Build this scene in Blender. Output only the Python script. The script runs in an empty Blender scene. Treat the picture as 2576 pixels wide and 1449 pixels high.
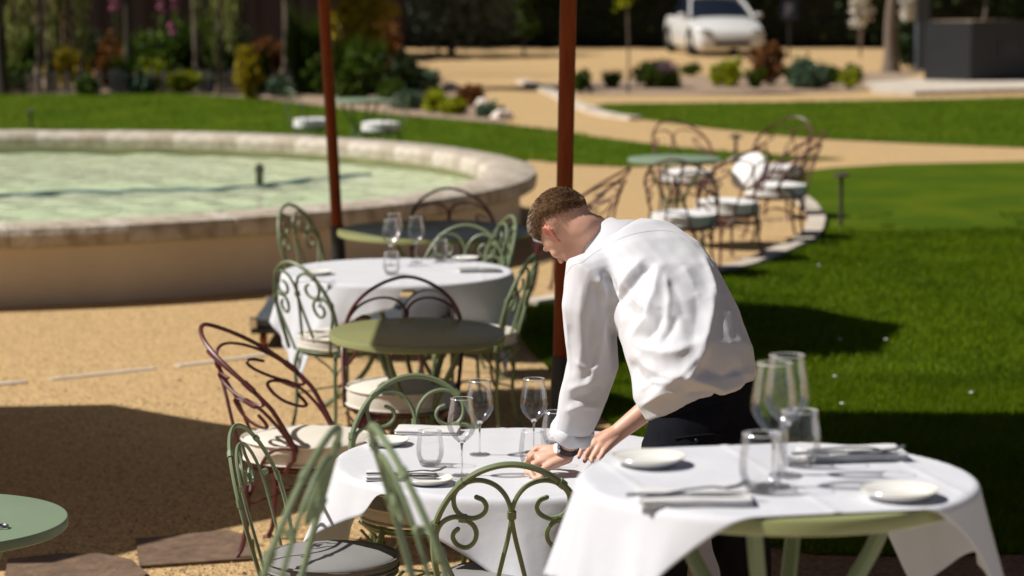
import bpy, math, random
import numpy as np
from mathutils import Vector, Matrix

random.seed(7)
RNG = np.random.default_rng(7)
scene = bpy.context.scene
COL = scene.collection

# ------------------------------------------------------------------ camera, sky, sun, exposure
CAM_H, FPX, YH = 2.35, 6500.0, -100.0            # eye height; focal length and horizon row on a 2576 x 1449 plate
PITCH = math.atan((724.5 - YH) / FPX)
cam_data = bpy.data.cameras.new('camera')
cam = bpy.data.objects.new('camera', cam_data); COL.objects.link(cam)
cam.location = (0, 0, CAM_H)
cam.rotation_euler = (math.pi / 2 - PITCH, 0, 0)
cam_data.sensor_width = 36.0
cam_data.lens = 36.0 * FPX / 2576.0
cam_data.clip_start, cam_data.clip_end = 0.1, 3000
cam_data.dof.use_dof = True
cam_data.dof.focus_distance = 7.75
cam_data.dof.aperture_fstop = 3.2
cam_data.dof.aperture_blades = 0
scene.camera = cam

SUN_EL, SUN_SIDE = math.radians(47), math.radians(3)
TO_SUN = Vector((-math.cos(SUN_EL) * math.cos(SUN_SIDE), -math.cos(SUN_EL) * math.sin(SUN_SIDE), math.sin(SUN_EL)))
world = bpy.data.worlds.new('World'); scene.world = world; world.use_nodes = True
wn = world.node_tree
sky = wn.nodes.new('ShaderNodeTexSky'); sky.sky_type = 'NISHITA'; sky.sun_disc = False
sky.sun_elevation = SUN_EL
sky.sun_rotation = math.atan2(TO_SUN.x, TO_SUN.y)
sky.air_density, sky.dust_density, sky.ozone_density = 0.35, 1.2, 0.0
bg = wn.nodes['Background']; bg.inputs['Strength'].default_value = 0.05
wn.links.new(sky.outputs[0], bg.inputs['Color'])
sun_data = bpy.data.lights.new('sun', 'SUN'); sun_data.energy = 5.0; sun_data.angle = math.radians(0.53)
sun_data.color = (1.0, 0.955, 0.885)
sun = bpy.data.objects.new('sun', sun_data); COL.objects.link(sun)
sun.rotation_euler = TO_SUN.to_track_quat('Z', 'Y').to_euler()
sun.location = (-20, -2, 25)
scene.view_settings.view_transform = 'Standard'
scene.view_settings.look = 'None'
scene.view_settings.exposure = 0.2
scene.view_settings.gamma = 1.0
scene.view_settings.use_curve_mapping = False
scene.render.engine = 'CYCLES'
scene.cycles.use_denoising = True
scene.cycles.max_bounces = 10
scene.cycles.transparent_max_bounces = 24
scene.cycles.caustics_reflective = False
scene.cycles.caustics_refractive = False

# ------------------------------------------------------------------ plate -> world helpers
_cp, _sp = math.cos(PITCH), math.sin(PITCH)
def ray(px, py):
    a, b = px - 1288.0, 724.5 - py
    return Vector((a, FPX * _cp + b * _sp, -FPX * _sp + b * _cp))
def G(px, py, z=0.0):
    d = ray(px, py); t = (z - CAM_H) / d.z
    return Vector((d.x * t, d.y * t, z))
def P(px, py, Y):
    d = ray(px, py); t = Y / d.y
    return Vector((d.x * t, Y, CAM_H + d.z * t))
def project(v):
    """world points (n,3) -> plate pixels"""
    x, y, z = v[:, 0], v[:, 1], v[:, 2] - CAM_H
    dep = y * _cp - z * _sp
    up = y * _sp + z * _cp
    return np.stack([1288 + FPX * x / dep, 724.5 - FPX * up / dep], 1)

# ------------------------------------------------------------------ object helpers
def tag(o, label=None, cat=None, group=None, kind=None):
    if label: o['label'] = label
    if cat: o['category'] = cat
    if group: o['group'] = group
    if kind: o['kind'] = kind
    return o
def thing(name, label, cat, loc=(0, 0, 0), rz=0.0, group=None, rot=None):
    o = bpy.data.objects.new(name, None); COL.objects.link(o)
    o.empty_display_size = 0.1
    o.location = loc; o.rotation_euler = rot if rot else (0, 0, rz)
    return tag(o, label, cat, group)
def link(name, me, mat=None, parent=None):
    if mat is not None and not me.materials: me.materials.append(mat)
    o = bpy.data.objects.new(name, me); COL.objects.link(o)
    if parent is not None: o.parent = parent
    return o
def mesh_np(name, v, f, smooth=True):
    """v (n,3), f (m,k) arrays"""
    v = np.asarray(v, np.float32); f = np.asarray(f, np.int32)
    me = bpy.data.meshes.new(name)
    m, k = f.shape
    me.vertices.add(len(v)); me.vertices.foreach_set('co', v.ravel())
    me.loops.add(m * k); me.loops.foreach_set('vertex_index', f.ravel())
    me.polygons.add(m)
    me.polygons.foreach_set('loop_start', np.arange(0, m * k, k, dtype=np.int32))
    me.polygons.foreach_set('use_smooth', np.full(m, smooth))
    me.update(calc_edges=True)
    return me
def dup(root, loc=None, rz=None, label=None, group=None):
    r = root.copy(); COL.objects.link(r)
    if loc is not None: r.location = loc
    if rz is not None: r.rotation_euler = (0, 0, rz)
    if label: r['label'] = label
    if group: r['group'] = group
    for ch in list(root.children):
        c = ch.copy(); COL.objects.link(c); c.parent = r
        for g in list(ch.children):
            d = g.copy(); COL.objects.link(d); d.parent = c
    return r

def spline(pts, n=6, closed=False):
    p = np.array([tuple(q) for q in pts], float)
    if closed: p = np.vstack([p[-1], p, p[0], p[1]])
    else: p = np.vstack([2 * p[0] - p[1], p, 2 * p[-1] - p[-2]])
    out = []
    for i in range(1, len(p) - 2):
        a, b, c, d = p[i - 1], p[i], p[i + 1], p[i + 2]
        for k in range(n):
            t = k / n
            out.append(.5 * (2 * b + (c - a) * t + (2 * a - 5 * b + 4 * c - d) * t * t + (3 * b - a - 3 * c + d) * t ** 3))
    if not closed: out.append(p[-2])
    return np.array(out)

class MB:
    def __init__(s): s.v = []; s.f = []
    def add(s, v, f):
        o = len(s.v); s.v += [tuple(map(float, q)) for q in v]; s.f += [tuple(i + o for i in q) for q in f]; return s
    def tube(s, pts, r, n=6, closed=False, round_ends=False, flat=1.0):
        p = np.array([tuple(q) for q in pts], float); m = len(p)
        r = np.full(m, float(r)) if np.isscalar(r) else np.array(r, float)
        if round_ends and not closed:
            t0 = (p[0] - p[1]); t0 /= np.linalg.norm(t0); t1 = (p[-1] - p[-2]); t1 /= np.linalg.norm(t1)
            A = [(.35, .95), (.75, .68), (.97, .25)]
            p = np.vstack([[p[0] + t0 * r[0] * a for a, _ in A[::-1]], p, [p[-1] + t1 * r[-1] * a for a, _ in A]])
            r = np.concatenate([[r[0] * b for _, b in A[::-1]], r, [r[-1] * b for _, b in A]]); m = len(p)
        if closed: T = np.roll(p, -1, 0) - np.roll(p, 1, 0)
        else:
            T = np.empty_like(p); T[1:-1] = p[2:] - p[:-2]; T[0] = p[1] - p[0]; T[-1] = p[-1] - p[-2]
        T /= np.linalg.norm(T, axis=1)[:, None] + 1e-12
        up = np.array([0, 0, 1.]) if abs(T[0][2]) < .9 else np.array([1., 0, 0])
        N = np.cross(T[0], up); N /= np.linalg.norm(N)
        o = len(s.v); ang = np.arange(n) * 2 * math.pi / n
        for i in range(m):
            N = N - T[i] * N.dot(T[i]); N /= np.linalg.norm(N) + 1e-12
            B = np.cross(T[i], N)
            ring = p[i] + r[i] * (np.cos(ang)[:, None] * N + flat * np.sin(ang)[:, None] * B)
            s.v += [tuple(q) for q in ring]
        for i in range(m if closed else m - 1):
            a, b = o + i * n, o + ((i + 1) % m) * n
            for j in range(n):
                s.f.append((a + j, a + (j + 1) % n, b + (j + 1) % n, b + j))
        if not closed:
            s.f.append(tuple(o + j for j in range(n))[::-1]); s.f.append(tuple(o + (m - 1) * n + j for j in range(n)))
        return s
    def lathe(s, prof, n=24, c=(0, 0, 0), closed=False, a0=0.0, a1=None):
        o = len(s.v); m = len(prof); full = a1 is None
        cnt = n if full else n + 1
        for k in range(cnt):
            a = a0 + ((2 * math.pi if full else a1 - a0) * k / n)
            ca, sa = math.cos(a), math.sin(a)
            s.v += [(c[0] + r * ca, c[1] + r * sa, c[2] + z) for r, z in prof]
        for k in range(n):
            a, b = o + k * m, o + ((k + 1) % cnt) * m
            for j in range(m if closed else m - 1):
                j2 = (j + 1) % m
                s.f.append((a + j, b + j, b + j2, a + j2))
        return s
    def box(s, c, size, rz=0.0, rot=None, bev=0.0):
        hx, hy, hz = [q / 2 for q in size]
        R = rot if rot is not None else Matrix.Rotation(rz, 3, 'Z')
        if bev <= 0:
            vs = [(x * hx, y * hy, z * hz) for z in (-1, 1) for y in (-1, 1) for x in (-1, 1)]
            fs = [(0, 2, 3, 1), (4, 5, 7, 6), (0, 1, 5, 4), (2, 6, 7, 3), (0, 4, 6, 2), (1, 3, 7, 5)]
        else:
            vs = []
            for z, i in ((-hz, bev), (-hz + bev, 0), (hz - bev, 0), (hz, bev)):
                x, y = hx - i, hy - i
                vs += [(x, y - bev, z), (x - bev, y, z), (-x + bev, y, z), (-x, y - bev, z), (-x, -y + bev, z), (-x + bev, -y, z), (x - bev, -y, z), (x, -y + bev, z)]
            fs = [tuple(range(7, -1, -1)), tuple(range(24, 32))]
            for l in range(3):
                for j in range(8): fs.append((l * 8 + j, l * 8 + (j + 1) % 8, l * 8 + 8 + (j + 1) % 8, l * 8 + 8 + j))
        c = Vector(c)
        return s.add([c + R @ Vector(v) for v in vs], fs)
    def ell(s, c, rad, R=None, nu=16, nv=10):
        vs = []; fs = []
        c = Vector(c)
        for i in range(nv + 1):
            th = math.pi * i / nv
            for j in range(nu):
                ph = 2 * math.pi * j / nu
                q = Vector((rad[0] * math.sin(th) * math.cos(ph), rad[1] * math.sin(th) * math.sin(ph), rad[2] * math.cos(th)))
                vs.append(c + (R @ q if R is not None else q))
        for i in range(nv):
            for j in range(nu):
                fs.append((i * nu + j, (i + 1) * nu + j, (i + 1) * nu + (j + 1) % nu, i * nu + (j + 1) % nu))
        return s.add(vs, fs)
    def poly(s, pts): return s.add(pts, [tuple(range(len(pts)))])
    def prism(s, pts, z0, z1):
        n = len(pts)
        vs = [(p[0], p[1], z0) for p in pts] + [(p[0], p[1], z1) for p in pts]
        fs = [tuple(range(n - 1, -1, -1)), tuple(range(n, 2 * n))] + [(i, (i + 1) % n, n + (i + 1) % n, n + i) for i in range(n)]
        return s.add(vs, fs)
    def mesh(s, name, smooth=True, angle=None):
        me = bpy.data.meshes.new(name); me.from_pydata(s.v, [], s.f)
        me.polygons.foreach_set('use_smooth', [smooth] * len(me.polygons))
        if smooth and angle:
            me.update()
            try: me.set_sharp_from_angle(angle=math.radians(angle))
            except Exception: pass
        me.update(); return me
    def build(s, name, mat, parent=None, smooth=True, angle=40):
        return link(name, s.mesh(name, smooth, angle), mat, parent)

# ------------------------------------------------------------------ materials
def nmat(name):
    m = bpy.data.materials.new(name); m.use_nodes = True
    nt = m.node_tree; b = nt.nodes['Principled BSDF']
    return m, nt, b
def noise_col(nt, b, c0, c1, scale, detail=4, coord='Object', rough=.6, c2=None, scale2=None, stretch=None, lo=.3, hi=.7):
    tc = nt.nodes.new('ShaderNodeTexCoord'); src = tc.outputs[coord]
    if stretch:
        mp = nt.nodes.new('ShaderNodeMapping'); mp.inputs['Scale'].default_value = stretch
        nt.links.new(src, mp.inputs[0]); src = mp.outputs[0]
    nz = nt.nodes.new('ShaderNodeTexNoise'); nz.inputs['Scale'].default_value = scale; nz.inputs['Detail'].default_value = detail
    nz.inputs['Roughness'].default_value = rough
    nt.links.new(src, nz.inputs['Vector'])
    cr = nt.nodes.new('ShaderNodeValToRGB'); cr.color_ramp.elements[0].position = lo; cr.color_ramp.elements[1].position = hi
    cr.color_ramp.elements[0].color = (*c0, 1); cr.color_ramp.elements[1].color = (*c1, 1)
    nt.links.new(nz.outputs['Fac'], cr.inputs[0]); out = cr.outputs[0]
    if c2:
        n2 = nt.nodes.new('ShaderNodeTexNoise'); n2.inputs['Scale'].default_value = scale2; n2.inputs['Detail'].default_value = 3
        nt.links.new(src, n2.inputs['Vector'])
        r2 = nt.nodes.new('ShaderNodeValToRGB'); r2.color_ramp.elements[0].position = .45; r2.color_ramp.elements[1].position = .7
        nt.links.new(n2.outputs['Fac'], r2.inputs[0])
        mx = nt.nodes.new('ShaderNodeMix'); mx.data_type = 'RGBA'
        nt.links.new(r2.outputs[0], mx.inputs[0]); nt.links.new(out, mx.inputs[6]); mx.inputs[7].default_value = (*c2, 1)
        out = mx.outputs[2]
    nt.links.new(out, b.inputs['Base Color'])
    return src, nz, out
def bump(nt, b, src, scale, strength, dist=.01, detail=4, kind='noise'):
    if kind == 'noise':
        nz = nt.nodes.new('ShaderNodeTexNoise'); nz.inputs['Detail'].default_value = detail; h = nz.outputs['Fac']
    else:
        nz = nt.nodes.new('ShaderNodeTexVoronoi'); h = nz.outputs['Distance']
    nz.inputs['Scale'].default_value = scale
    nt.links.new(src, nz.inputs['Vector'])
    bp = nt.nodes.new('ShaderNodeBump'); bp.inputs['Strength'].default_value = strength; bp.inputs['Distance'].default_value = dist
    nt.links.new(h, bp.inputs['Height'])
    nt.links.new(bp.outputs[0], b.inputs['Normal'])
    return bp
def simple(name, c0, c1=None, scale=8, rough=.6, metal=0.0, bmp=None, stretch=None, spec=None, sheen=0.0):
    m, nt, b = nmat(name)
    src, _, _ = noise_col(nt, b, c0, c1 or tuple(min(1, x * 1.15) for x in c0), scale, stretch=stretch)
    b.inputs['Roughness'].default_value = rough; b.inputs['Metallic'].default_value = metal
    if spec is not None: b.inputs['Specular IOR Level'].default_value = spec
    if sheen: b.inputs['Sheen Weight'].default_value = sheen
    if bmp: bump(nt, b, src, bmp[0], bmp[1], bmp[2])
    return m
def leafmat(name, c0, c1, trans=.35, rough=.55, scale=3.0):
    m, nt, b = nmat(name)
    geo = nt.nodes.new('ShaderNodeNewGeometry')
    tc = nt.nodes.new('ShaderNodeTexCoord')
    nz = nt.nodes.new('ShaderNodeTexNoise'); nz.inputs['Scale'].default_value = scale; nz.inputs['Detail'].default_value = 3
    nt.links.new(tc.outputs['Object'], nz.inputs['Vector'])
    ad = nt.nodes.new('ShaderNodeMath'); ad.operation = 'MULTIPLY_ADD'; ad.inputs[1].default_value = .55
    nt.links.new(geo.outputs['Random Per Island'], ad.inputs[0]); nt.links.new(nz.outputs['Fac'], ad.inputs[2])
    cr = nt.nodes.new('ShaderNodeValToRGB'); cr.color_ramp.elements[0].position = .45; cr.color_ramp.elements[1].position = 1.0
    cr.color_ramp.elements[0].color = (*c0, 1); cr.color_ramp.elements[1].color = (*c1, 1)
    nt.links.new(ad.outputs[0], cr.inputs[0]); nt.links.new(cr.outputs[0], b.inputs['Base Color'])
    b.inputs['Roughness'].default_value = rough; b.inputs['Specular IOR Level'].default_value = .12
    tr = nt.nodes.new('ShaderNodeBsdfTranslucent'); nt.links.new(cr.outputs[0], tr.inputs['Color'])
    mx = nt.nodes.new('ShaderNodeMixShader'); mx.inputs[0].default_value = trans
    nt.links.new(b.outputs[0], mx.inputs[1]); nt.links.new(tr.outputs[0], mx.inputs[2])
    nt.links.new(mx.outputs[0], nt.nodes['Material Output'].inputs['Surface'])
    return m

M = {}
def gravel_mat():
    m, nt, b = nmat('gravel')
    src, nz, out = noise_col(nt, b, (.40, .26, .118), (.61, .43, .22), 55, detail=6, coord='Object', c2=(.49, .335, .17), scale2=.5)
    # fine dark / pale grains
    vo = nt.nodes.new('ShaderNodeTexVoronoi'); vo.inputs['Scale'].default_value = 85
    nt.links.new(src, vo.inputs['Vector'])
    hsv = nt.nodes.new('ShaderNodeHueSaturation')
    sep = nt.nodes.new('ShaderNodeSeparateColor'); nt.links.new(vo.outputs['Color'], sep.inputs[0])
    mr = nt.nodes.new('ShaderNodeMapRange'); mr.inputs[3].default_value = .62; mr.inputs[4].default_value = 1.3
    nt.links.new(sep.outputs[0], mr.inputs[0]); nt.links.new(mr.outputs[0], hsv.inputs['Value'])
    nt.links.new(out, hsv.inputs['Color']); nt.links.new(hsv.outputs[0], b.inputs['Base Color'])
    b.inputs['Roughness'].default_value = .9; b.inputs['Specular IOR Level'].default_value = .15
    bp = nt.nodes.new('ShaderNodeBump'); bp.inputs['Strength'].default_value = .5; bp.inputs['Distance'].default_value = .008
    nt.links.new(vo.outputs['Distance'], bp.inputs['Height'])
    b2 = nt.nodes.new('ShaderNodeBump'); b2.inputs['Strength'].default_value = .35; b2.inputs['Distance'].default_value = .03
    n3 = nt.nodes.new('ShaderNodeTexNoise'); n3.inputs['Scale'].default_value = 9; n3.inputs['Detail'].default_value = 5
    nt.links.new(src, n3.inputs['Vector']); nt.links.new(n3.outputs['Fac'], b2.inputs['Height'])
    nt.links.new(b2.outputs[0], bp.inputs['Normal']); nt.links.new(bp.outputs[0], b.inputs['Normal'])
    return m
M['gravel'] = gravel_mat()
def lawn_mat():
    m, nt, b = nmat('lawn')
    src, nz, out = noise_col(nt, b, (.038, .078, .0005), (.078, .132, .001), 60, detail=6, c2=(.10, .14, .002), scale2=1.1)
    b.inputs['Roughness'].default_value = .85; b.inputs['Specular IOR Level'].default_value = .1
    bump(nt, b, src, 120, .8, .02)
    return m
M['lawn'] = lawn_mat()
M['blade'] = leafmat('grass_blade', (.045, .095, .0004), (.15, .225, .002), trans=.35, rough=.6, scale=.9)
M['soil'] = simple('bed_soil', (.22, .15, .10), (.40, .29, .20), 14, .95, bmp=(40, .8, .02))
M['bark'] = simple('bark_mulch', (.10, .055, .025), (.28, .17, .085), 40, .95, bmp=(60, 1, .02))
M['limestone'] = simple('pale_stone', (.44, .38, .31), (.62, .55, .46), 6, .85, bmp=(30, .4, .01))
M['coping'] = None
def coping_mat():
    m, nt, b = nmat('weathered_coping')
    noise_col(nt, b, (.36, .30, .23), (.58, .52, .45), 1.6, detail=8, rough=.7, c2=(.28, .22, .15), scale2=6, lo=.3, hi=.6)
    b.inputs['Roughness'].default_value = .9
    tc = nt.nodes.new('ShaderNodeTexCoord'); bump(nt, b, tc.outputs['Object'], 18, .6, .02, 6)
    return m
M['coping'] = coping_mat()
M['render_wall'] = simple('cream_render', (.64, .545, .42), (.74, .64, .51), 1.6, .9, bmp=(25, .15, .01))
M['plaster_in'] = simple('basin_lining', (.60, .56, .36), (.72, .68, .47), 2.0, .8)
M['basin_floor'] = simple('basin_floor', (.55, .64, .42), (.80, .84, .62), 1.3, .9)
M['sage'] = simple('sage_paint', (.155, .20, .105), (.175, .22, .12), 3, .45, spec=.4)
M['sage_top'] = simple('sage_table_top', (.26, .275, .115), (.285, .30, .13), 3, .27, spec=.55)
M['sage_pale'] = simple('sage_paint_pale', (.19, .26, .17), (.22, .29, .19), 3, .45, spec=.4)
M['maroon'] = simple('maroon_paint', (.075, .014, .016), (.11, .022, .024), 5, .42, spec=.5)
M['teak'] = None
def teak():
    m, nt, b = nmat('varnished_wood')
    src, _, _ = noise_col(nt, b, (.15, .027, .003), (.26, .052, .005), 10, stretch=(6, 6, .5), detail=6)
    b.inputs['Roughness'].default_value = .5; b.inputs['Specular IOR Level'].default_value = .2
    return m
M['teak'] = teak()
M['black_metal'] = simple('black_metal', (.012, .012, .014), (.02, .02, .02), 6, .45)
M['slate'] = simple('slate_slab', (.05, .058, .066), (.075, .085, .095), 8, .55)
M['steel'] = simple('steel', (.62, .62, .62), (.7, .7, .7), 6, .22, metal=1.0)
M['rust'] = simple('red_brown_wheel', (.20, .04, .015), (.28, .06, .02), 6, .5)
M['canopy'] = simple('parasol_canvas', (.50, .47, .42), (.56, .53, .48), 4, .85)
M['cloth'] = simple('white_linen', (.665, .675, .725), (.70, .71, .755), 3, .8, sheen=.15, bmp=(22, .16, .01))
M['napkin'] = simple('white_napkin', (.80, .80, .80), (.84, .84, .84), 3, .8, bmp=(700, .1, .001))
M['cream_cushion'] = simple('cream_cushion', (.66, .61, .52), (.72, .67, .58), 5, .85, bmp=(300, .15, .001), sheen=.2)
M['white_cushion'] = simple('white_cushion', (.74, .73, .72), (.80, .79, .78), 5, .85, sheen=.2)
M['grey_cushion'] = simple('grey_cushion', (.19, .185, .18), (.225, .22, .215), 5, .85, bmp=(300, .15, .001), sheen=.2)
M['dark_cushion'] = simple('dark_grey_cushion', (.055, .055, .06), (.075, .075, .08), 5, .85, sheen=.1)
M['china'] = simple('white_china', (.76, .75, .71), (.80, .79, .75), 2, .16, spec=.6)
M['china_rim'] = simple('cream_china', (.72, .70, .62), (.76, .74, .66), 2, .16, spec=.6)
M['steel_dark'] = simple('cutlery_steel', (.62, .61, .59), (.7, .69, .67), 6, .3, metal=1.0)
def thin_glass(name, tint=.985, edge=.93):
    m, nt, b = nmat(name); nt.nodes.remove(b)
    lw = nt.nodes.new('ShaderNodeLayerWeight'); lw.inputs['Blend'].default_value = .32
    fr = nt.nodes.new('ShaderNodeFresnel'); fr.inputs['IOR'].default_value = 1.5
    cr = nt.nodes.new('ShaderNodeMix'); cr.data_type = 'RGBA'
    cr.inputs[6].default_value = (tint, tint, tint, 1); cr.inputs[7].default_value = (edge, edge * 1.01, edge, 1)
    pw = nt.nodes.new('ShaderNodeMath'); pw.operation = 'POWER'; pw.inputs[1].default_value = 5.0
    nt.links.new(lw.outputs['Facing'], pw.inputs[0]); nt.links.new(pw.outputs[0], cr.inputs[0])
    tr = nt.nodes.new('ShaderNodeBsdfTransparent'); nt.links.new(cr.outputs[2], tr.inputs['Color'])
    gl = nt.nodes.new('ShaderNodeBsdfGlossy'); gl.inputs['Roughness'].default_value = .05
    mx = nt.nodes.new('ShaderNodeMixShader')
    hf = nt.nodes.new('ShaderNodeMath'); hf.operation = 'MULTIPLY_ADD'; hf.inputs[1].default_value = .55; hf.inputs[2].default_value = .02; nt.links.new(fr.outputs[0], hf.inputs[0])
    nt.links.new(hf.outputs[0], mx.inputs[0]); nt.links.new(tr.outputs[0], mx.inputs[1]); nt.links.new(gl.outputs[0], mx.inputs[2])
    nt.links.new(mx.outputs[0], nt.nodes['Material Output'].inputs['Surface'])
    return m
M['glass'] = thin_glass('clear_glass'); M['rim_glint'] = simple('rim_glint', (.70, .72, .73), None, 4, .08, spec=1.0)  # opaque pale rim colour stands in for the sun glint on the glass edge
def water_mat():
    m, nt, b = nmat('fountain_water'); nt.nodes.remove(b)
    tc = nt.nodes.new('ShaderNodeTexCoord')
    n1 = nt.nodes.new('ShaderNodeTexNoise'); n1.inputs['Scale'].default_value = 2.6; n1.inputs['Detail'].default_value = 4
    mp = nt.nodes.new('ShaderNodeMapping'); mp.inputs['Scale'].default_value = (.7, 1.5, 1)
    nt.links.new(tc.outputs['Object'], mp.inputs[0]); nt.links.new(mp.outputs[0], n1.inputs['Vector'])
    bp = nt.nodes.new('ShaderNodeBump'); bp.inputs['Strength'].default_value = .9; bp.inputs['Distance'].default_value = .09
    nt.links.new(n1.outputs['Fac'], bp.inputs['Height'])
    fr = nt.nodes.new('ShaderNodeFresnel'); fr.inputs['IOR'].default_value = 1.12; nt.links.new(bp.outputs[0], fr.inputs['Normal'])
    df = nt.nodes.new('ShaderNodeBsdfDiffuse'); df.inputs['Color'].default_value = (.80, .86, .60, 1); nt.links.new(bp.outputs[0], df.inputs['Normal'])
    tr = nt.nodes.new('ShaderNodeBsdfTransparent'); tr.inputs['Color'].default_value = (.80, .95, .84, 1)
    m1 = nt.nodes.new('ShaderNodeMixShader'); m1.inputs[0].default_value = .40
    nt.links.new(df.outputs[0], m1.inputs[1]); nt.links.new(tr.outputs[0], m1.inputs[2])
    gl = nt.nodes.new('ShaderNodeBsdfGlossy'); gl.inputs['Roughness'].default_value = .12; nt.links.new(bp.outputs[0], gl.inputs['Normal'])
    mx = nt.nodes.new('ShaderNodeMixShader')
    nt.links.new(fr.outputs[0], mx.inputs[0]); nt.links.new(m1.outputs[0], mx.inputs[1]); nt.links.new(gl.outputs[0], mx.inputs[2])
    nt.links.new(mx.outputs[0], nt.nodes['Material Output'].inputs['Surface'])
    return m
M['water'] = water_mat()

def linen(m, fac=.22, col=(.72, .72, .74, 1)):
    """let some light through thin white cloth"""
    nt = m.node_tree; b = nt.nodes['Principled BSDF']; tr = nt.nodes.new('ShaderNodeBsdfTranslucent'); tr.inputs['Color'].default_value = col
    mx = nt.nodes.new('ShaderNodeMixShader'); mx.inputs[0].default_value = fac
    nt.links.new(b.outputs[0], mx.inputs[1]); nt.links.new(tr.outputs[0], mx.inputs[2]); nt.links.new(mx.outputs[0], nt.nodes['Material Output'].inputs['Surface'])
linen(M['cloth'], .14); linen(M['napkin'], .25)
m_, nt_, b_ = nmat('solid_glass'); b_.inputs['Transmission Weight'].default_value = 1.0; b_.inputs['Roughness'].default_value = .0; b_.inputs['IOR'].default_value = 1.45; M['glass_solid'] = m_

# ------------------------------------------------------------------ ground, lawns, beds, terrace
def structure(name, mb, mat, smooth=False):
    o = mb.build(name, mat, None, smooth); o['kind'] = 'structure'; return o
def sheet(name, pts, z, mat):
    return structure(name, MB().poly([(p[0], p[1], z) for p in pts]), mat)
def px_poly(pts, curve=False, n=5):
    q = [G(*p) for p in pts]
    if curve: q = [Vector((*c[:2], 0)) for c in spline(q, n, closed=True)]
    return q
structure('ground', MB().poly([(-400, -60, 0), (400, -60, 0), (400, 600, 0), (-400, 600, 0)]), M['gravel'])

LAWN_A = px_poly([(-900, 268), (-300, 246), (0, 240), (400, 235), (620, 247), (800, 268), (1000, 292), (1150, 303), (1290, 316), (1420, 331),
                  (1500, 346), (1700, 372), (1900, 388), (2130, 401), (1990, 407), (1850, 403), (1700, 417), (1580, 421), (1450, 416), (1330, 403), (1200, 470), (700, 560), (-300, 620), (-900, 600)])
LAWN_B = px_poly([(1472, 270), (1530, 263), (1700, 261), (2000, 258), (2400, 250), (2700, 243), (4200, 228), (4200, 420), (3000, 405), (2576, 373), (2300, 362), (2050, 350), (1800, 325), (1650, 306), (1540, 288)])
LAWN_C = px_poly([(2010, 434), (2100, 424), (2250, 415), (2576, 408), (3000, 402), (5200, 415), (9000, 700), (9000, 1360), (2900, 1392), (2576, 1398), (2300, 1406), (2050, 1400), (1900, 1376),
                  (1700, 1230), (1520, 1060), (1400, 955), (1330, 880), (1275, 800), (1330, 772), (1500, 745), (1700, 712), (1800, 690), (1880, 672), (1960, 642), (2030, 606), (2054, 562), (2030, 520), (1975, 482), (1960, 452)])
for pts in (LAWN_A, LAWN_B, LAWN_C): sheet('lawn', pts, .012, M['lawn'])
BARK = px_poly([(1900, 1372), (2050, 1398), (2300, 1404), (2576, 1396), (3300, 1390), (3300, 1700), (1700, 1700)])
sheet('mulch_strip', BARK, .006, M['bark'])
BED_L = px_poly([(-700, 262), (0, 239), (400, 234), (620, 246), (800, 266), (1000, 290), (1150, 302), (1285, 314), (1240, 280), (1160, 240), (1120, 205), (1060, 172), (990, 148), (0, 150), (-700, 160)])
sheet('flower_bed', BED_L, .008, M['soil'])
BED_R = px_poly([(1400, 232), (1460, 240), (1900, 240), (2150, 232), (2210, 215), (2300, 190), (2330, 178), (2200, 182), (1700, 196), (1480, 205), (1340, 212)])
sheet('flower_bed', BED_R, .008, M['soil'])
PAVE = px_poly([(2180, 216), (2300, 207), (2900, 200), (2900, 226), (2576, 232), (2300, 240), (2200, 236)])
structure('paving', MB().prism([(p.x, p.y) for p in PAVE], 0, .07), M['limestone'])
# raised terrace the photographer stands on (flags laid one by one)
TZ = .575
structure('terrace', MB().box((0, 0.1, (TZ - .04) / 2), (30, 12.4, TZ - .04)), M['render_wall'])
flag_me = MB().box((0, 0, 0), (.985, .985, .04), bev=.006).mesh('flagstone', False)
flag_me.materials.append(M['limestone'])
terr = bpy.data.objects['terrace']
for i in range(-4, 5):
    for j in range(4):
        o = link('flagstone', flag_me, None, terr); o.location = (i + .1 * (j % 2), 2.8 + j, TZ - .02 + random.uniform(0, .002))

# grass blades on the lawns
def inside(poly, x, y):
    c = np.zeros(len(x), bool); n = len(poly)
    for i in range(n):
        x1, y1 = poly[i][0], poly[i][1]; x2, y2 = poly[(i + 1) % n][0], poly[(i + 1) % n][1]
        with np.errstate(divide='ignore', invalid='ignore'):
            k = ((y1 > y) != (y2 > y)) & (x < (x2 - x1) * (y - y1) / (y2 - y1 + 1e-12) + x1)
        c ^= k
    return c
def scatter(poly, n, box, dens=None):
    x = RNG.uniform(box[0], box[1], n); y = RNG.uniform(box[2], box[3], n)
    k = inside(poly, x, y); x, y = x[k], y[k]
    return x, y
def blades(name, label, sets):
    V = []; F = []; off = 0
    for poly, n, box, h, w in sets:
        x, y = scatter(poly, n, box); m = len(x)
        hh = h * RNG.uniform(.5, 1.15, m) * (1 + .35 * np.sin(x * 3.1 + np.sin(y * 2.3)) * np.sin(y * 2.7 + x))
        a = RNG.uniform(0, 2 * math.pi, m); lean = RNG.normal(0, .45, (m, 2)) * hh[:, None]
        dx, dy = np.cos(a) * w / 2, np.sin(a) * w / 2
        v = np.empty((m, 3, 3))
        v[:, 0] = np.stack([x - dx, y - dy, np.full(m, .01)], 1); v[:, 1] = np.stack([x + dx, y + dy, np.full(m, .01)], 1)
        v[:, 2] = np.stack([x + lean[:, 0], y + lean[:, 1], .012 + hh], 1)
        V.append(v.reshape(-1, 3)); F.append(np.arange(m * 3).reshape(-1, 3) + off); off += m * 3
    me = mesh_np(name, np.vstack(V), np.vstack(F), False)
    return tag(link(name, me, M['blade']), label, 'grass', kind='stuff')
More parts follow.
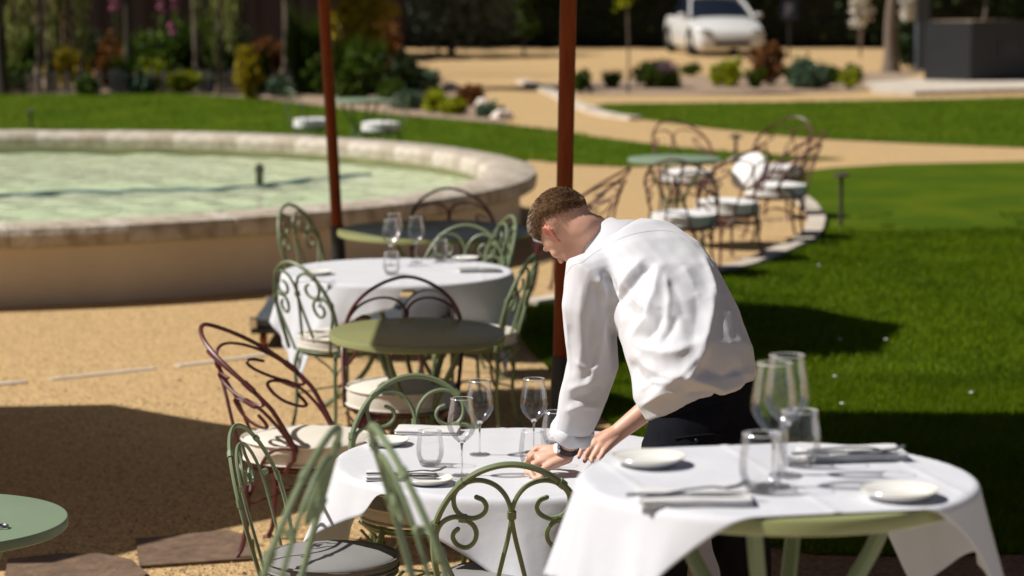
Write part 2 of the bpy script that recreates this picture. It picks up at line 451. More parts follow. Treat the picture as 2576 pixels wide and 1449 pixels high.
blades('lawn_grass', 'short mown green grass covering the lawns', [
    (LAWN_C, 330000, (-.2, 5.2, 10.0, 14.5), .034, .006), (LAWN_C, 190000, (-.2, 6.5, 14.5, 22.5), .036, .009), (LAWN_C, 60000, (4.5, 13, 10, 24), .04, .014),
    (LAWN_A, 90000, (-14, 5, 21, 46), .04, .016), (LAWN_B, 90000, (.8, 18, 22, 46), .04, .016)])

# daisies in the big lawn
dm = MB(); dm.lathe([(.0, .004), (.008, .004), (.011, .001), (.008, 0), (0, 0)], 8, (0, 0, .055)); dmesh = dm.mesh('daisy'); 
M['petal'] = simple('white_petal', (.8, .8, .78)); M['yellow_petal'] = simple('yellow_petal', (.7, .5, .08)); M['green_stem'] = simple('green_stem', (.06, .12, .01))
stem_me = MB().tube([(0, 0, 0), (.002, .001, .03), (0, 0, .056)], .0016, 4).mesh('stem'); stem_me.materials.append(M['green_stem'])
dmesh.materials.append(M['petal']); dmy = dmesh.copy(); dmy.materials.clear(); dmy.materials.append(M['yellow_petal'])
for (x, y, lab, me) in [(2113, 868, 'tiny white daisy beside the point of the dark shadow on the lawn', dmesh), (2100, 963, 'tiny white daisy in lawn just above the tall wine glasses', dmesh),
                        (2118, 1033, 'tiny white daisy low in the lawn right of the wine glasses', dmesh), (2443, 1005, 'tiny white daisy in sunny grass near the right edge', dmesh),
                        (2229, 868, 'tiny white daisy in lawn right of the dark shadow', dmesh), (2060, 678, 'tiny white daisy in lawn near the curved stone edging', dmesh),
                        (2186, 1355, 'tiny yellow flower in shaded grass under the front table', dmy)]:
    t = thing('daisy', lab, 'flower', G(x, y + 8), group='small flowers in the lawn')
    link('stem', stem_me, None, t); o = link('flower_head', me, None, t); o.scale = (1.15, 1.15, 1)

# ------------------------------------------------------------------ stone edgings, slabs, rocks
def edging(name, label, pts, width, seg, h, gap=.012):
    q = spline([tuple(p) for p in pts], 14); d = np.concatenate([[0], np.cumsum(np.linalg.norm(np.diff(q, axis=0), axis=1))])
    root = thing(name, label, 'edging', tuple(q[0])); L = d[-1]; k = 0; s = 0.0
    while s < L - seg * .4:
        e = min(L, s + seg * random.uniform(.8, 1.2))
        ts = np.linspace(s + gap / 2, e - gap / 2, 4)
        c = np.stack([np.interp(ts, d, q[:, i]) for i in range(3)], 1)
        t = np.gradient(c, axis=0); t /= np.linalg.norm(t, axis=1)[:, None]; nn = np.stack([-t[:, 1], t[:, 0], t[:, 2] * 0], 1)
        w = width * random.uniform(.92, 1.05); hh = h * random.uniform(.85, 1.1)
        a = c + nn * w / 2; b = c - nn * w / 2; poly = list(a) + list(b[::-1])
        m = MB().prism([(p[0] - q[0][0], p[1] - q[0][1]) for p in poly], 0, hh)
        m.build('stone', M['limestone'], root, False); s = e
    return root
edging('stone_edging', 'curved pale stone edging between round gravel seating area and lawn',
       [G(*p) for p in [(1962, 455), (1975, 482), (2030, 520), (2054, 562), (2030, 606), (1960, 642), (1880, 672), (1800, 690), (1700, 712), (1500, 745), (1330, 772)]], .16, .55, .05)
edging('stone_edging', 'thin pale stone strip set in gravel at left, in front of fountain', [G(*p) for p in [(-300, 992), (20, 966), (345, 932), (505, 915), (715, 887), (830, 872)]], .06, .95, .008, gap=.14)
edging('stone_edging', 'pale kerb stones curving along left end of upper lawn', [G(*p) for p in [(1310, 208), (1350, 222), (1400, 243), (1450, 268), (1520, 292), (1600, 303)]], .22, .8, .07)
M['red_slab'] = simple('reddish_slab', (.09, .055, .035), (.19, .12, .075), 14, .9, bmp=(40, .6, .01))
def slab(label, pts, mat, h=.03):
    q = px_poly(pts); c = sum(q, Vector()) / len(q)
    o = MB().prism([(p.x - c.x, p.y - c.y) for p in q], 0, h).build('paving_slab', mat, None, False); o.location = c
    return tag(o, label, 'slab', 'slabs set in the gravel')
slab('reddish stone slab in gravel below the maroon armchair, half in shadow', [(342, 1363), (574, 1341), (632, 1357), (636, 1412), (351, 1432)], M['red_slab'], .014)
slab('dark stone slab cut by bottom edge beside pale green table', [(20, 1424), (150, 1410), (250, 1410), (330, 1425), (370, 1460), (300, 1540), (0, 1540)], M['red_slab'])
def rock(name, label, c, r, mat, cat='rock', group=None):
    v = []; m = MB().ell((0, 0, 0), (1, 1, 1), nu=10, nv=7)
    ph = [random.uniform(0, 6) for _ in range(6)]
    for x, y, z in m.v:
        k = 1 + .16 * math.sin(3 * x + ph[0]) * math.cos(2.5 * y + ph[1]) + .12 * math.sin(4 * z + ph[2] + 2 * x)
        v.append((x * r[0] * k, y * r[1] * k, z * r[2] * k + r[2] * .55))
    m.v = v
    o = m.build(name, mat, None, True); o.location = c
    return tag(o, label, cat, group)
M['rock'] = simple('pale_rock', (.60, .52, .45), (.78, .70, .62), 3, .9, bmp=(12, .6, .05))
for (x, y, r, lab) in [(1138, 228, .30, 'largest pale rock, farthest of the row beside the drive'), (1172, 254, .22, 'small pale rock second from far end of row'), (1214, 270, .26, 'pale rock third from far end, beside reddish plant'),
                       (1262, 300, .27, 'pale rock nearest the lawn at end of the row')]:
    rock('rock', lab, G(x, y), (r * .6, r * .5, r * .34), M['rock'], group='pale rocks edging the drive')

# ------------------------------------------------------------------ round fountain
FC = Vector((-5.0, 22.3, 0)); FR = 5.2
ft = thing('fountain_basin', 'large round fountain basin with cream wall and weathered stone coping', 'fountain', FC)
MB().lathe([(FR - .13, 0), (FR - .13, .42), (FR - .36, .42), (FR - .36, .05)], 128).build('wall', M['render_wall'], ft, True, 30)
MB().lathe([(FR - .362, .42), (FR - .37, .05)], 128).build('lining', M['plaster_in'], ft)
MB().lathe([(FR - .36, .05), (3, .05), (.02, .05)], 96).build('floor', M['basin_floor'], ft)
NST = 40; da = 2 * math.pi / NST
cops = []
for k in range(4):
    m = MB(); pr = [(FR - .44, .415), (FR - .445, .50), (FR - .41, .555), (FR - .34, .565), (FR - .06, .562), (FR + .0, .545), (FR + .02, .50), (FR + .01, .43), (FR - .03, .41)]
    pr = [(r + random.uniform(-.005, .005), z + random.uniform(-.004, .003)) for r, z in pr]
    m.lathe(pr, 5, (0, 0, 0), True, .0004, da - .0004 - random.uniform(0, .0005))
    n = len(pr); m.f.append(tuple(range(n))); m.f.append(tuple(range(5 * n, 6 * n))[::-1])
    me = m.mesh('coping_stone', True, 35); me.materials.append(M['coping']); cops.append(me)
for k in range(NST):
    o = link('coping_stone', random.choice(cops), None, ft); o.rotation_euler = (0, 0, k * da); o.location.z = random.uniform(-.002, .002)
n = 150; gx = np.linspace(-1, 1, n)
wv = []; 
rr = np.linspace(.05, FR - .372, 60); aa = np.linspace(0, 2 * math.pi, 200, endpoint=False)
RRg, AAg = np.meshgrid(rr, aa, indexing='ij'); X, Y = RRg * np.cos(AAg), RRg * np.sin(AAg)
Z = .34 + .010 * np.sin(X * 5 + 1.2 * np.sin(Y * 3)) * np.cos(Y * 6.5 + X) + .007 * np.sin(X * 11 + Y * 7) + .004 * np.sin(Y * 17 - X * 9)
wv = np.stack([X, Y, Z], -1).reshape(-1, 3); na = len(aa)
wf = [(i * na + j, (i + 1) * na + j, (i + 1) * na + (j + 1) % na, i * na + (j + 1) % na) for i in range(len(rr) - 1) for j in range(na)]
wo = link('water', mesh_np('water', wv, wf), M['water']); wo.location = FC; wo['kind'] = 'structure'
# jet nozzle and a dark tube added for the shadow streak on the water
nz = G(653, 470, .34)
t = thing('fountain_nozzle', 'dark upright jet nozzle standing in the pale green water', 'nozzle', (nz.x, nz.y, .05))
M['wet_metal'] = simple('wet_bronze', (.05, .055, .03), (.08, .085, .05), 6, .4)
MB().tube([(0, 0, 0), (0, 0, .45)], .035, 10).build('riser', M['wet_metal'], t)
MB().lathe([(.035, .42), (.045, .43), (.045, .47), (.025, .475), (.02, .50), (.0, .50)], 12).build('nozzle_head', M['wet_metal'], t)
M['shade_streak'] = simple('streak_tube', (.08, .15, .14), (.11, .19, .18), 6, .5)
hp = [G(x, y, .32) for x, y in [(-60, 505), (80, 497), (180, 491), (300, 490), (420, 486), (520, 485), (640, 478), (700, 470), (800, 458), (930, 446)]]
ho = MB().tube([(p[0], p[1], .315 + .006 * math.sin(i)) for i, p in enumerate(spline(hp, 6))], .05, 8).build('water_shadow_streak', M['shade_streak'])
tag(ho, 'dark blue-green tube added as the shadow streak in the fountain water', 'shade_streak')
M['damp'] = simple('damp_soil', (.055, .036, .022), (.09, .06, .036), 12, .95, bmp=(40, .6, .02))

# loose stones on the gravel, more of them near the camera
def loose_stones():
    rs = np.random.default_rng(21); V = []; F = []; off = 0
    base = np.array([(1, 0, 0), (-.5, .87, 0), (-.5, -.87, 0), (0, 0, .8), (0, 0, -.5)]); bf = np.array([(0, 1, 3), (1, 2, 3), (2, 0, 3), (1, 0, 4), (2, 1, 4), (0, 2, 4)])
    n = 15000; y = 9.3 + 9.5 * rs.uniform(0, 1, n) ** 1.8; x = rs.uniform(-.21, .03, n) * y * 1.0
    k = ~inside(LAWN_C, x, y) & (np.hypot(x - FC.x, y - FC.y) > FR + .1); x, y = x[k], y[k]; n = len(x)
    r = rs.uniform(.003, .0085, n) * (1 + (rs.uniform(0, 1, n) > .985) * 1.2); a = rs.uniform(0, 6.28, n)
    v = base[None] * r[:, None, None] * rs.uniform(.6, 1.3, (n, 5, 1))
    ca, sa = np.cos(a)[:, None], np.sin(a)[:, None]
    w = np.stack([v[:, :, 0] * ca - v[:, :, 1] * sa + x[:, None], v[:, :, 0] * sa + v[:, :, 1] * ca + y[:, None], v[:, :, 2] * .8 + .002], -1)
    f = (bf[None] + np.arange(n)[:, None, None] * 5).reshape(-1, 3)
    m, nt, b = nmat('loose_stone'); geo = nt.nodes.new('ShaderNodeNewGeometry'); cr = nt.nodes.new('ShaderNodeValToRGB')
    cr.color_ramp.elements[0].color = (.26, .16, .08, 1); cr.color_ramp.elements[1].color = (.66, .52, .34, 1)
    nt.links.new(geo.outputs['Random Per Island'], cr.inputs[0]); nt.links.new(cr.outputs[0], b.inputs['Base Color']); b.inputs['Roughness'].default_value = .9
    tag(link('loose_stones', mesh_np('loose_stones', w.reshape(-1, 3), f, False), m), 'loose small stones scattered over the gravel', 'gravel', kind='stuff')
loose_stones()

# ------------------------------------------------------------------ wrought-iron chairs
CK = .92 / 2233
def cxz(p): return ((p[0] - 1215) * CK, .90 - (p[1] - 740) / 2233)
ARCH = [(1215, 738), (1100, 752), (980, 795), (870, 868), (780, 962), (705, 1085), (665, 1200), (655, 1330), (668, 1460), (690, 1590), (712, 1740)]
INNER = [(1085, 1745), (1105, 1600), (1150, 1410), (1190, 1250), (1213, 1100), (1190, 990), (1130, 905), (1050, 860), (960, 850), (870, 882), (812, 950), (808, 1030), (848, 1092), (930, 1118), (1005, 1092), (1037, 1040), (1015, 990), (967, 968)]
LOWER = [(870, 1745), (800, 1560), (745, 1440), (697, 1335), (680, 1240), (720, 1155), (800, 1113), (870, 1122), (940, 1165), (965, 1225), (945, 1290), (890, 1327), (830, 1310), (797, 1262), (805, 1222), (832, 1197)]
HOOP = [(1215, 862), (1120, 878), (1020, 945), (950, 1060), (920, 1210), (925, 1420), (945, 1745)]
CURL = [(1160, 868), (1150, 960), (1105, 1040), (1120, 1120), (1175, 1125), (1190, 1075), (1160, 1050)]
def map_green(x, z):
    return (x, -.185 - .27 * (z - .45) + .45 * x * x, z)
_arch = spline([((p[0] - 1215) * CK, .90 - (p[1] - 740) / 2233, 0) for p in ARCH], 6)
TUB_DROP = .075
def map_tub(x, z):
    ax_ = min(.23, abs(x)); za = float(np.interp(-ax_, _arch[:40, 0][::-1], _arch[:40, 1][::-1])) if ax_ < .225 else max(.5, z)
    zl = .905 - .40 * (ax_ / .23) ** 1.55
    if za > .5: z = .45 + (z - .45) * min(1.25, max(.2, (zl - .45) / (za - .45)))
    a = x / .23 * 1.62; k = max(0.0, math.cos(a))
    r = .225 + .30 * (z - .45) * k ** .7
    return (math.sin(a) * r, -math.cos(a) * r * 1.04 + .02, z if z > .62 else .62 - (.62 - z) * 1.45)
def rods(mb, pts, fmap, r, n=6, sub=5):
    q = spline([(*cxz(p), 0) for p in pts], sub)
    mb.tube([fmap(p[0], p[1]) for p in q], r, n, round_ends=True)
def mirror(pts): return [(2430 - x, y) for x, y in pts]
def cushion_parts(root, mat, R=.212, h=.075, z0=.462, name='cushion', puff=.018):
    pr = [(0.0, z0), (R - .02, z0), (R - .004, z0 + .008), (R, z0 + h * .5), (R - .004, z0 + h - .008), (R - .02, z0 + h + .002), (R * .7, z0 + h + puff * .7), (R * .35, z0 + h + puff * .95), (0, z0 + h + puff)]
    c = MB().lathe(pr, 36).build(name, mat, root)
    p = MB()
    for z in (z0 + .007, z0 + h - .005):
        p.tube([(math.cos(a) * (R + .0005), math.sin(a) * (R + .0005), z) for a in np.linspace(0, 2 * math.pi, 40, endpoint=False)], .0042, 5, closed=True)
    p.build('piping', mat, c)
    return c
def make_chair(name, label, group, fmap, metal, cush, r=.0088, R=.212, h=.075, tub=False, scrolls=None):
    t = thing(name, label, 'chair', group=group)
    m = MB(); full = ARCH[::-1] + mirror(ARCH)[1:]; rods(m, full, fmap, r * 1.12, 7); m.build('back_frame', metal, t)
    for sc, nm in (scrolls or ((INNER, 'scroll'), (LOWER, 'scroll'))):
        for pts in (sc, mirror(sc)):
            m = MB(); rods(m, pts, fmap, r * .86, 6, 4); m.build(nm, metal, t)
    # binding collars where rods touch
    for p, dv in [((1215, 1090), (0, 1)), ((670, 1180), (.12, 1)), ((860, 876), (.75, .66)), ((868, 1119), (1, -.1))]:
        for sg_ in ((1,) if p[0] == 1215 else (1, -1)):
            x, z = cxz(p); x *= sg_; dx, dz_ = dv[0] * .011 * sg_, dv[1] * .011
            a = Vector(fmap(x - dx, z - dz_)); b = Vector(fmap(x + dx, z + dz_)); MB().tube([a, b], r * 1.6, 8).build('collar', metal, t)
    ring = MB(); 
    dz = TUB_DROP if tub else 0.0
    for rr, zz in ((.205, .452 - dz), (.19, .438 - dz)):
        ring.tube([(math.cos(a) * rr, math.sin(a) * rr, zz) for a in np.linspace(0, 2 * math.pi, 32, endpoint=False)], .008, 6, closed=True)
    for k in range(-2, 3):
        y = k * .07; xw = math.sqrt(max(0, .19 ** 2 - y * y)); ring.tube([(-xw, y, .445 - dz), (xw, y, .445 - dz)], .004, 5)
    ring.build('seat_frame', metal, t)
    for (sx, sy) in ((1, 1), (-1, 1), (1, -1), (-1, -1)):
        bx, by = sx * .145, sy * .145
        lp = spline([(bx, by, .45 - dz), (bx * 1.12, by * 1.12, .36 - dz), (bx * 1.08, by * 1.08, .2), (bx * 1.18, by * 1.2, .06), (bx * 1.32, by * 1.36, .006)], 4)
        m = MB().tube(lp, np.linspace(.0105, .0085, len(lp)), 7)
        m.lathe([(0, .012), (.016, .010), (.02, .004), (.02, 0), (0, 0)], 10, (bx * 1.32, by * 1.36, 0))
        lg = m.build('leg', metal, t)
        b = MB()
        for d in ((-sy, sx), (sy, -sx)):
            e = (bx + d[0] * .07, by + d[1] * .07)
            b.tube(spline([(bx * 1.1, by * 1.1, .31 - dz), (bx + d[0] * .012, by + d[1] * .012, .37 - dz), (e[0], e[1], .438 - dz)], 4), .005, 5)
        b.build('bracket', metal, lg)
    m = MB(); 
    m.tube(spline([(.155, .155, .22), (0, 0, .26), (-.155, -.155, .22)], 6), .005, 5); m.tube(spline([(-.155, .155, .22), (0, 0, .27), (.155, -.155, .22)], 6), .005, 5)
    m.build('stretcher', metal, t)
    if cush: cushion_parts(t, cush, R, h, .462 - dz)
    return t
GRP_G, GRP_M = 'green wrought-iron garden chairs', 'maroon wrought-iron garden chairs'
PROTO = {
    'green': make_chair('garden_chair', 'x', GRP_G, map_green, M['sage'], M['grey_cushion'], h=.04),
    'green_near': make_chair('garden_chair', 'x', GRP_G, map_green, M['sage'], M['grey_cushion'], r=.0064, h=.04, scrolls=((HOOP, 'inner_hoop'), (CURL, 'scroll'))),
    'green_white': make_chair('garden_chair', 'x', GRP_G, map_green, M['sage'], M['white_cushion'], r=.007, h=.085, scrolls=((HOOP, 'inner_hoop'), (CURL, 'scroll'))),
    'green_cream': make_chair('garden_chair', 'x', GRP_G, map_green, M['sage'], M['cream_cushion'], h=.06),
    'green_bare': make_chair('garden_chair', 'x', GRP_G, map_green, M['sage'], M['dark_cushion'], h=.03),
    'maroon': make_chair('garden_armchair', 'x', GRP_M, map_tub, M['maroon'], M['cream_cushion'], r=.0074, h=.085, R=.218, tub=True),
    'maroon_white': make_chair('garden_armchair', 'x', GRP_M, map_tub, M['maroon'], M['white_cushion'], r=.0074, h=.085, R=.215, tub=True),
}
for k_ in ('maroon', 'maroon_white'): PROTO[k_].scale = (1.13, 1.2, 1.0)
_used = set()
def chair(kind, loc, face, label):
    """face: world direction the sitter looks"""
    rz = math.atan2(face[1], face[0]) - math.pi / 2
    p = PROTO[kind]
    if kind not in _used:
        _used.add(kind); p.location = loc; p.rotation_euler = (0, 0, rz); p['label'] = label; return p
    return dup(p, loc, rz, label)
def chair_top(kind, px, py, face, label, base=0.0):
    """place a chair so that the crown of its back shows at that plate point"""
    top = G(px, py, base + .90); f = Vector((face[0], face[1], 0)).normalized()
    off = .31 if not kind.startswith('maroon') else .35
    loc = top + f * off; loc.z = base
    return chair(kind, loc, face, label)
def chair_seat(kind, px, py, face, label, base=0.0, z=.49):
    loc = G(px, py, base + z); loc.z = base
    return chair(kind, loc, face, label)

chair_top('green', 1287, 1170, (0, 1), 'green scrolled chair at front, its back to camera against the waiter table')
chair_top('green_near', 588, 1073, (.985, -.17), 'green chair with grey seat pad at left side of waiter table')
chair_top('green_cream', 1042, 945, (.12, -1), 'green chair behind the waiter table, arched back facing the camera')
chair_top('green_near', 846, 1080, (-.985, .13), 'green chair near camera turned left, its back seen edge-on', TZ)
chair_top('green_near', 938, 1076, (.972, .235), 'green chair near camera facing the right front table, seen edge-on', TZ)
chair_top('green_cream', 728, 660, (.75, .66), 'green chair with cream cushion at left front of second white table')
chair_top('green_bare', 722, 515, (.9, -.42), 'green chair behind left of second white table, against fountain wall')
chair_top('green_bare', 1176, 567, (-.2, -1), 'green arched chair behind second white table, right of its wine glasses')
chair_top('green_cream', 1345, 645, (-.97, .25), 'green chair at right end of second white table, facing left')
chair_top('green_bare', 1290, 545, (-.95, -.3), 'dark shaded green chair right of green table by fountain')
chair_seat('maroon', 772, 1085, (.975, -.22), 'maroon armchair with cream cushion on gravel left of bare green table')
chair_seat('maroon', 1010, 958, (-.02, -1), 'maroon armchair tucked behind bare green table, facing camera')
chair_top('maroon_white', 1130, 478, (.1, -1), 'maroon armchair behind green table, against the fountain wall')
chair_top('maroon_white', 1695, 304, (.3, -1), 'maroon armchair behind far pale green table, left')
chair_seat('maroon_white', 1720, 530, (.25, 1), 'maroon armchair with white cushion nearest camera in far seating group')
chair_seat('maroon_white', 1828, 500, (-.5, .9), 'maroon armchair in middle of far seating group, back to camera')
chair_seat('maroon_white', 1950, 458, (-1, -.1), 'maroon armchair at right edge of far seating group by the lawn')
chair_seat('maroon_white', 1955, 414, (-.5, -.9), 'rearmost maroon armchair of far seating group, tall arch against lawn')
chair_top('maroon_white', 1555, 425, (-.9, .35), 'maroon armchair alone on gravel just right of the nearer pole')
chair_seat('green_white', 785, 312, (.8, .5), 'left of two chairs with white cushion by far teal table behind fountain')
chair_seat('green_white', 957, 321, (-.8, .5), 'right of two chairs with white cushion by far teal table behind fountain')
# loose cushions
c = thing('loose_cushion', 'white round cushion propped upright among far armchairs', 'cushion', G(1885, 432, .62), rot=(math.radians(58), 0, math.radians(-48)))
cushion_parts(c, M['white_cushion'], R=.165, h=.06, z0=-.03)
c = thing('loose_cushion', 'dark grey rounded cushion leaning under front edge of second white table', 'cushion', P(1076, 792, 12.55), rot=(math.radians(68), 0, math.radians(-8)))
cushion_parts(c, M['dark_cushion'], R=.125, h=.05, z0=-.03)
# ------------------------------------------------------------------ round metal tables
def make_table(R, top_mat=None, metal=None, lr=.0135):
    top_mat = top_mat or M['sage_top']; metal = metal or M['sage']
    t = thing('garden_table', 'x', 'table', group='round green metal tables')
    MB().lathe([(0, .735), (R - .012, .735), (R - .003, .733), (R, .727), (R, .706), (R - .006, .702), (R - .03, .705), (R - .03, .722), (0, .722)], 96).build('table_top', top_mat, t, True, 30)
    for k in range(4):
        a = math.pi / 4 + k * math.pi / 2; ca, sa = math.cos(a), math.sin(a)
        q = spline([(ca * .62 * R, sa * .62 * R, .72), (ca * .50 * R, sa * .50 * R, .60), (ca * .22 * R, sa * .22 * R, .38), (ca * .34 * R, sa * .34 * R, .18), (ca * .72 * R, sa * .72 * R, .0)], 5)
        MB().tube(q, lr, 8).build('leg', metal, t)
    MB().tube([(math.cos(a) * .24 * R, math.sin(a) * .24 * R, .38) for a in np.linspace(0, 2 * math.pi, 24, endpoint=False)], .008, 6, closed=True).build('brace', metal, t)
    MB().tube([(math.cos(a) * .62 * R, math.sin(a) * .62 * R, .712) for a in np.linspace(0, 2 * math.pi, 32, endpoint=False)], .008, 6, closed=True).build('apron', metal, t)
    return t
tb_small, tb_big, tb_pale, tb_front = make_table(.385), make_table(.585), make_table(.385, M['sage_pale'], M['sage_pale']), make_table(.385, lr=.0165)
tset = set()
def table(p, loc, label, rz=0.0, tilt=(0, 0)):
    if p.name in tset: t = dup(p, loc, rz, label)
    else: tset.add(p.name); t = p; t['label'] = label; t.location = loc
    t.rotation_euler = (tilt[0], tilt[1], rz); return t
def gz(px, py, base=0.0):
    q = G(px, py, base + .735); q.z = base; return q
T1, T2, T3, T4, T5 = gz(1955, 1206, TZ), gz(1306, 1162), gz(1047, 832), gz(1000, 684), gz(1092, 577)
table(tb_front, T1, 'green metal table at right front, set under white cloth', math.radians(28))
table(tb_big, T2, 'large green table under white cloth that the waiter leans over', .3)
table(tb_small, T3, 'bare olive green round table half in shadow, behind the set table', .2, (math.radians(1.8), 0))
table(tb_big, T4, 'large green table under second white cloth, left of nearer pole', .5)
table(tb_big, T5, 'shaded green table by fountain wall, farther wooden pole before it', .1)
table(tb_pale, gz(-165, 1305), 'pale green table cut off at lower left corner', .4)
table(tb_pale, gz(1697, 397), 'pale green round table in far seating group on gravel', .4)
table(tb_pale, gz(905, 250), 'small teal-looking table far behind fountain beside the flower bed', .4)
# metal parasol-hole ring in the lower left table
rg = MB(); rg.tube([(math.cos(a) * .017, math.sin(a) * .017, .0) for a in np.linspace(0, 2 * math.pi, 24, endpoint=False)], .004, 6, closed=True)
o = rg.build('hole_ring', M['steel_dark']); o.location = G(4, 1323, .742); tag(o, 'small metal ring on pale table at lower left corner', 'ring')

# ------------------------------------------------------------------ linen
def cloth(label, loc, R, L, N, rot, z, seed, k=7, fold=.30, shift=(0, 0), notch=None):
    rs = np.random.default_rng(seed); nx, ny = 150, 110
    U, V = np.meshgrid(np.linspace(-L, L, nx), np.linspace(-N, N, ny), indexing='ij')
    U = U + shift[0]; V = V + shift[1]
    ca, sa = math.cos(rot), math.sin(rot)
    X, Y = U * ca - V * sa, U * sa + V * ca
    r = np.hypot(X, Y); th = np.arctan2(Y, X); Re = R + .004
    t = np.maximum(0, r - Re); b = .016
    arc = b * math.pi / 2
    ang = np.minimum(t / b, math.pi / 2)
    hang = np.maximum(0, t - arc)
    if notch: hang = hang * (1 - .97 * np.exp(-((th - notch[0]) / notch[1]) ** 4))
    ph = rs.uniform(0, 6.28, 5)
    w = np.sin(k * th + ph[0] + .5 * np.sin(2 * th + ph[1])) * .6 + np.sin((k * 1.7) * th + ph[2]) * .28 + np.sin((k * .5) * th + ph[3]) * .3
    ease = hang ** 1.3 / (hang + .05) ** .3
    out = b * np.sin(ang) + hang * .16 + fold * ease * (w * .5 + .22)
    out = np.maximum(out, b * np.sin(ang))
    swirl = .18 * ease * np.cos(k * th + ph[0])
    rad = np.where(r > Re, Re + out, r)
    thn = th + np.where(r > Re, swirl / Re * .5, 0)
    Xn, Yn = rad * np.cos(thn), rad * np.sin(thn)
    drop = b * (1 - np.cos(ang)) + hang * (.97 - .06 * w)
    rip = np.sin(th * 23 + ph[1] + 2 * np.sin(th * 5)) * .5 + np.sin(th * 41 + ph[2]) * .25
    rad = rad + np.where(r > Re, .03 * ease * rip, 0); Xn, Yn = rad * np.cos(thn), rad * np.sin(thn)
    Zn = .0035 + .0012 * (np.sin(U * 31 + ph[4]) * np.sin(V * 27) + .6 * np.sin(U * 13 + V * 9)) * (r < Re) - drop
    # ironed-in creases
    for c0 in (-.5, 0, .5): Zn += .0030 * np.exp(-((U - c0 * L) / .005) ** 2) * (r < Re)
    Zn += .0030 * np.exp(-(V / .005) ** 2) * (r < Re)
    v = np.stack([Xn, Yn, Zn], -1).reshape(-1, 3)
    i, j = np.meshgrid(np.arange(nx - 1), np.arange(ny - 1), indexing='ij'); a = (i * ny + j).ravel()
    f = np.stack([a, a + ny, a + ny + 1, a + 1], 1)
    o = link('tablecloth', mesh_np('tablecloth', v, f), M['cloth']); o.location = (loc.x, loc.y, z)
    s = o.modifiers.new('thickness', 'SOLIDIFY'); s.thickness = .0016; s.offset = 1
    return tag(o, label, 'tablecloth', 'white tablecloths')
cloth('white cloth draped over right front table, green rim showing', T1, .385, .60, .352, math.radians(13), TZ + .735, 5, k=7, fold=.28)
cloth('white cloth on large table under the waiter hands', T2, .585, .86, .69, math.radians(-42), .735, 11, k=8, fold=.30, notch=(math.radians(-131), .15))
cloth('white cloth on second table with wine glasses, behind bare green table', T4, .585, .84, .72, math.radians(4), .735, 8, k=9, fold=.28, notch=(math.radians(-82), .11))

# ------------------------------------------------------------------ tableware
wine_prof = [(.0125, .1085), (.024, .118), (.037, .134), (.0445, .150), (.0460, .162), (.0445, .180), (.0405, .205), (.0365, .230), (.0350, .2455)]
def make_wine():
    t = thing('wine_glass', 'x', 'glass', group='wine glasses')
    MB().lathe(wine_prof, 40).build('bowl', M['glass'], t)
    MB().tube([(math.cos(a) * .0350, math.sin(a) * .0350, .2455) for a in np.linspace(0, 2 * math.pi, 40, endpoint=False)], .0007, 5, closed=True).build('rim', M['rim_glint'], t)
    MB().lathe([(.0037, .006), (.0032, .02), (.0031, .07), (.0036, .094), (.006, .1015), (.013, .1085), (.009, .1115), (.0, .112)], 16).build('stem', M['glass_solid'], t)
    MB().lathe([(.0, .0075), (.004, .006), (.012, .0035), (.034, .0018), (.0345, .0008), (.034, .0), (.0, .0)], 36).build('foot', M['glass'], t)
    return t
def make_tumbler():
    t = thing('tumbler', 'x', 'glass', group='stemless water tumblers')
    MB().lathe([(.0, .010), (.030, .010), (.037, .016), (.0435, .035), (.0445, .052), (.0425, .075), (.0390, .098), (.0375, .114)], 40).build('bowl', M['glass'], t)
    MB().tube([(math.cos(a) * .0375, math.sin(a) * .0375, .114) for a in np.linspace(0, 2 * math.pi, 40, endpoint=False)], .0008, 5, closed=True).build('rim', M['rim_glint'], t)
    MB().lathe([(.0, .0), (.026, .0), (.033, .004), (.0362, .0135), (.029, .0092), (.0, .0088)], 36).build('base', M['glass'], t)
    return t
def make_plate():
    t = thing('side_plate', 'x', 'plate', group='white side plates')
    MB().lathe([(0, .005), (.045, .005), (.056, .008), (.0745, .0185), (.076, .018), (.0745, .0165), (.058, .004), (.046, .0), (0, .0)], 48).build('dish', M['china'], t, True, 60)
    MB().tube([(math.cos(a) * .0752, math.sin(a) * .0752, .0183) for a in np.linspace(0, 2 * math.pi, 48, endpoint=False)], .0011, 5, closed=True).build('rim', M['china_rim'], t)
    return t
def soft_slab(m, c, size, seed):
    """a folded layer of cloth: rounded edges, slightly wavy"""
    rs = random.Random(seed); n = 14; k = 8; prof = []
    hx, hy, hz = [q / 2 for q in size]
    for j in range(n):
        u = -hx + size[0] * j / (n - 1); q = []
        e = 1 - .3 * max(0, abs(u) / hx - .93) / .07
        for (y, z) in ((-hy, -hz * .6), (-hy - hz * .5, 0), (-hy, hz * .6), (-hy + hz, hz), (hy - hz, hz), (hy, hz * .6), (hy + hz * .5, 0), (hy, -hz * .6), (hy - hz, -hz), (-hy + hz, -hz)):
            q.append((c[0] + u, c[1] + y * (1 + .02 * math.sin(7 * u / hx + seed)), c[2] + z * e + (hz * .25 * math.sin(3 * u / hx + seed + y * 20) if z > 0 else 0)))
        prof.append(q)
    w = len(prof[0]); vs = [p for q in prof for p in q]
    fs = [(j * w + i, j * w + (i + 1) % w, (j + 1) * w + (i + 1) % w, (j + 1) * w + i) for j in range(n - 1) for i in range(w)]
    fs += [tuple(range(w))[::-1], tuple(range((n - 1) * w, n * w))]
    m.add(vs, fs)
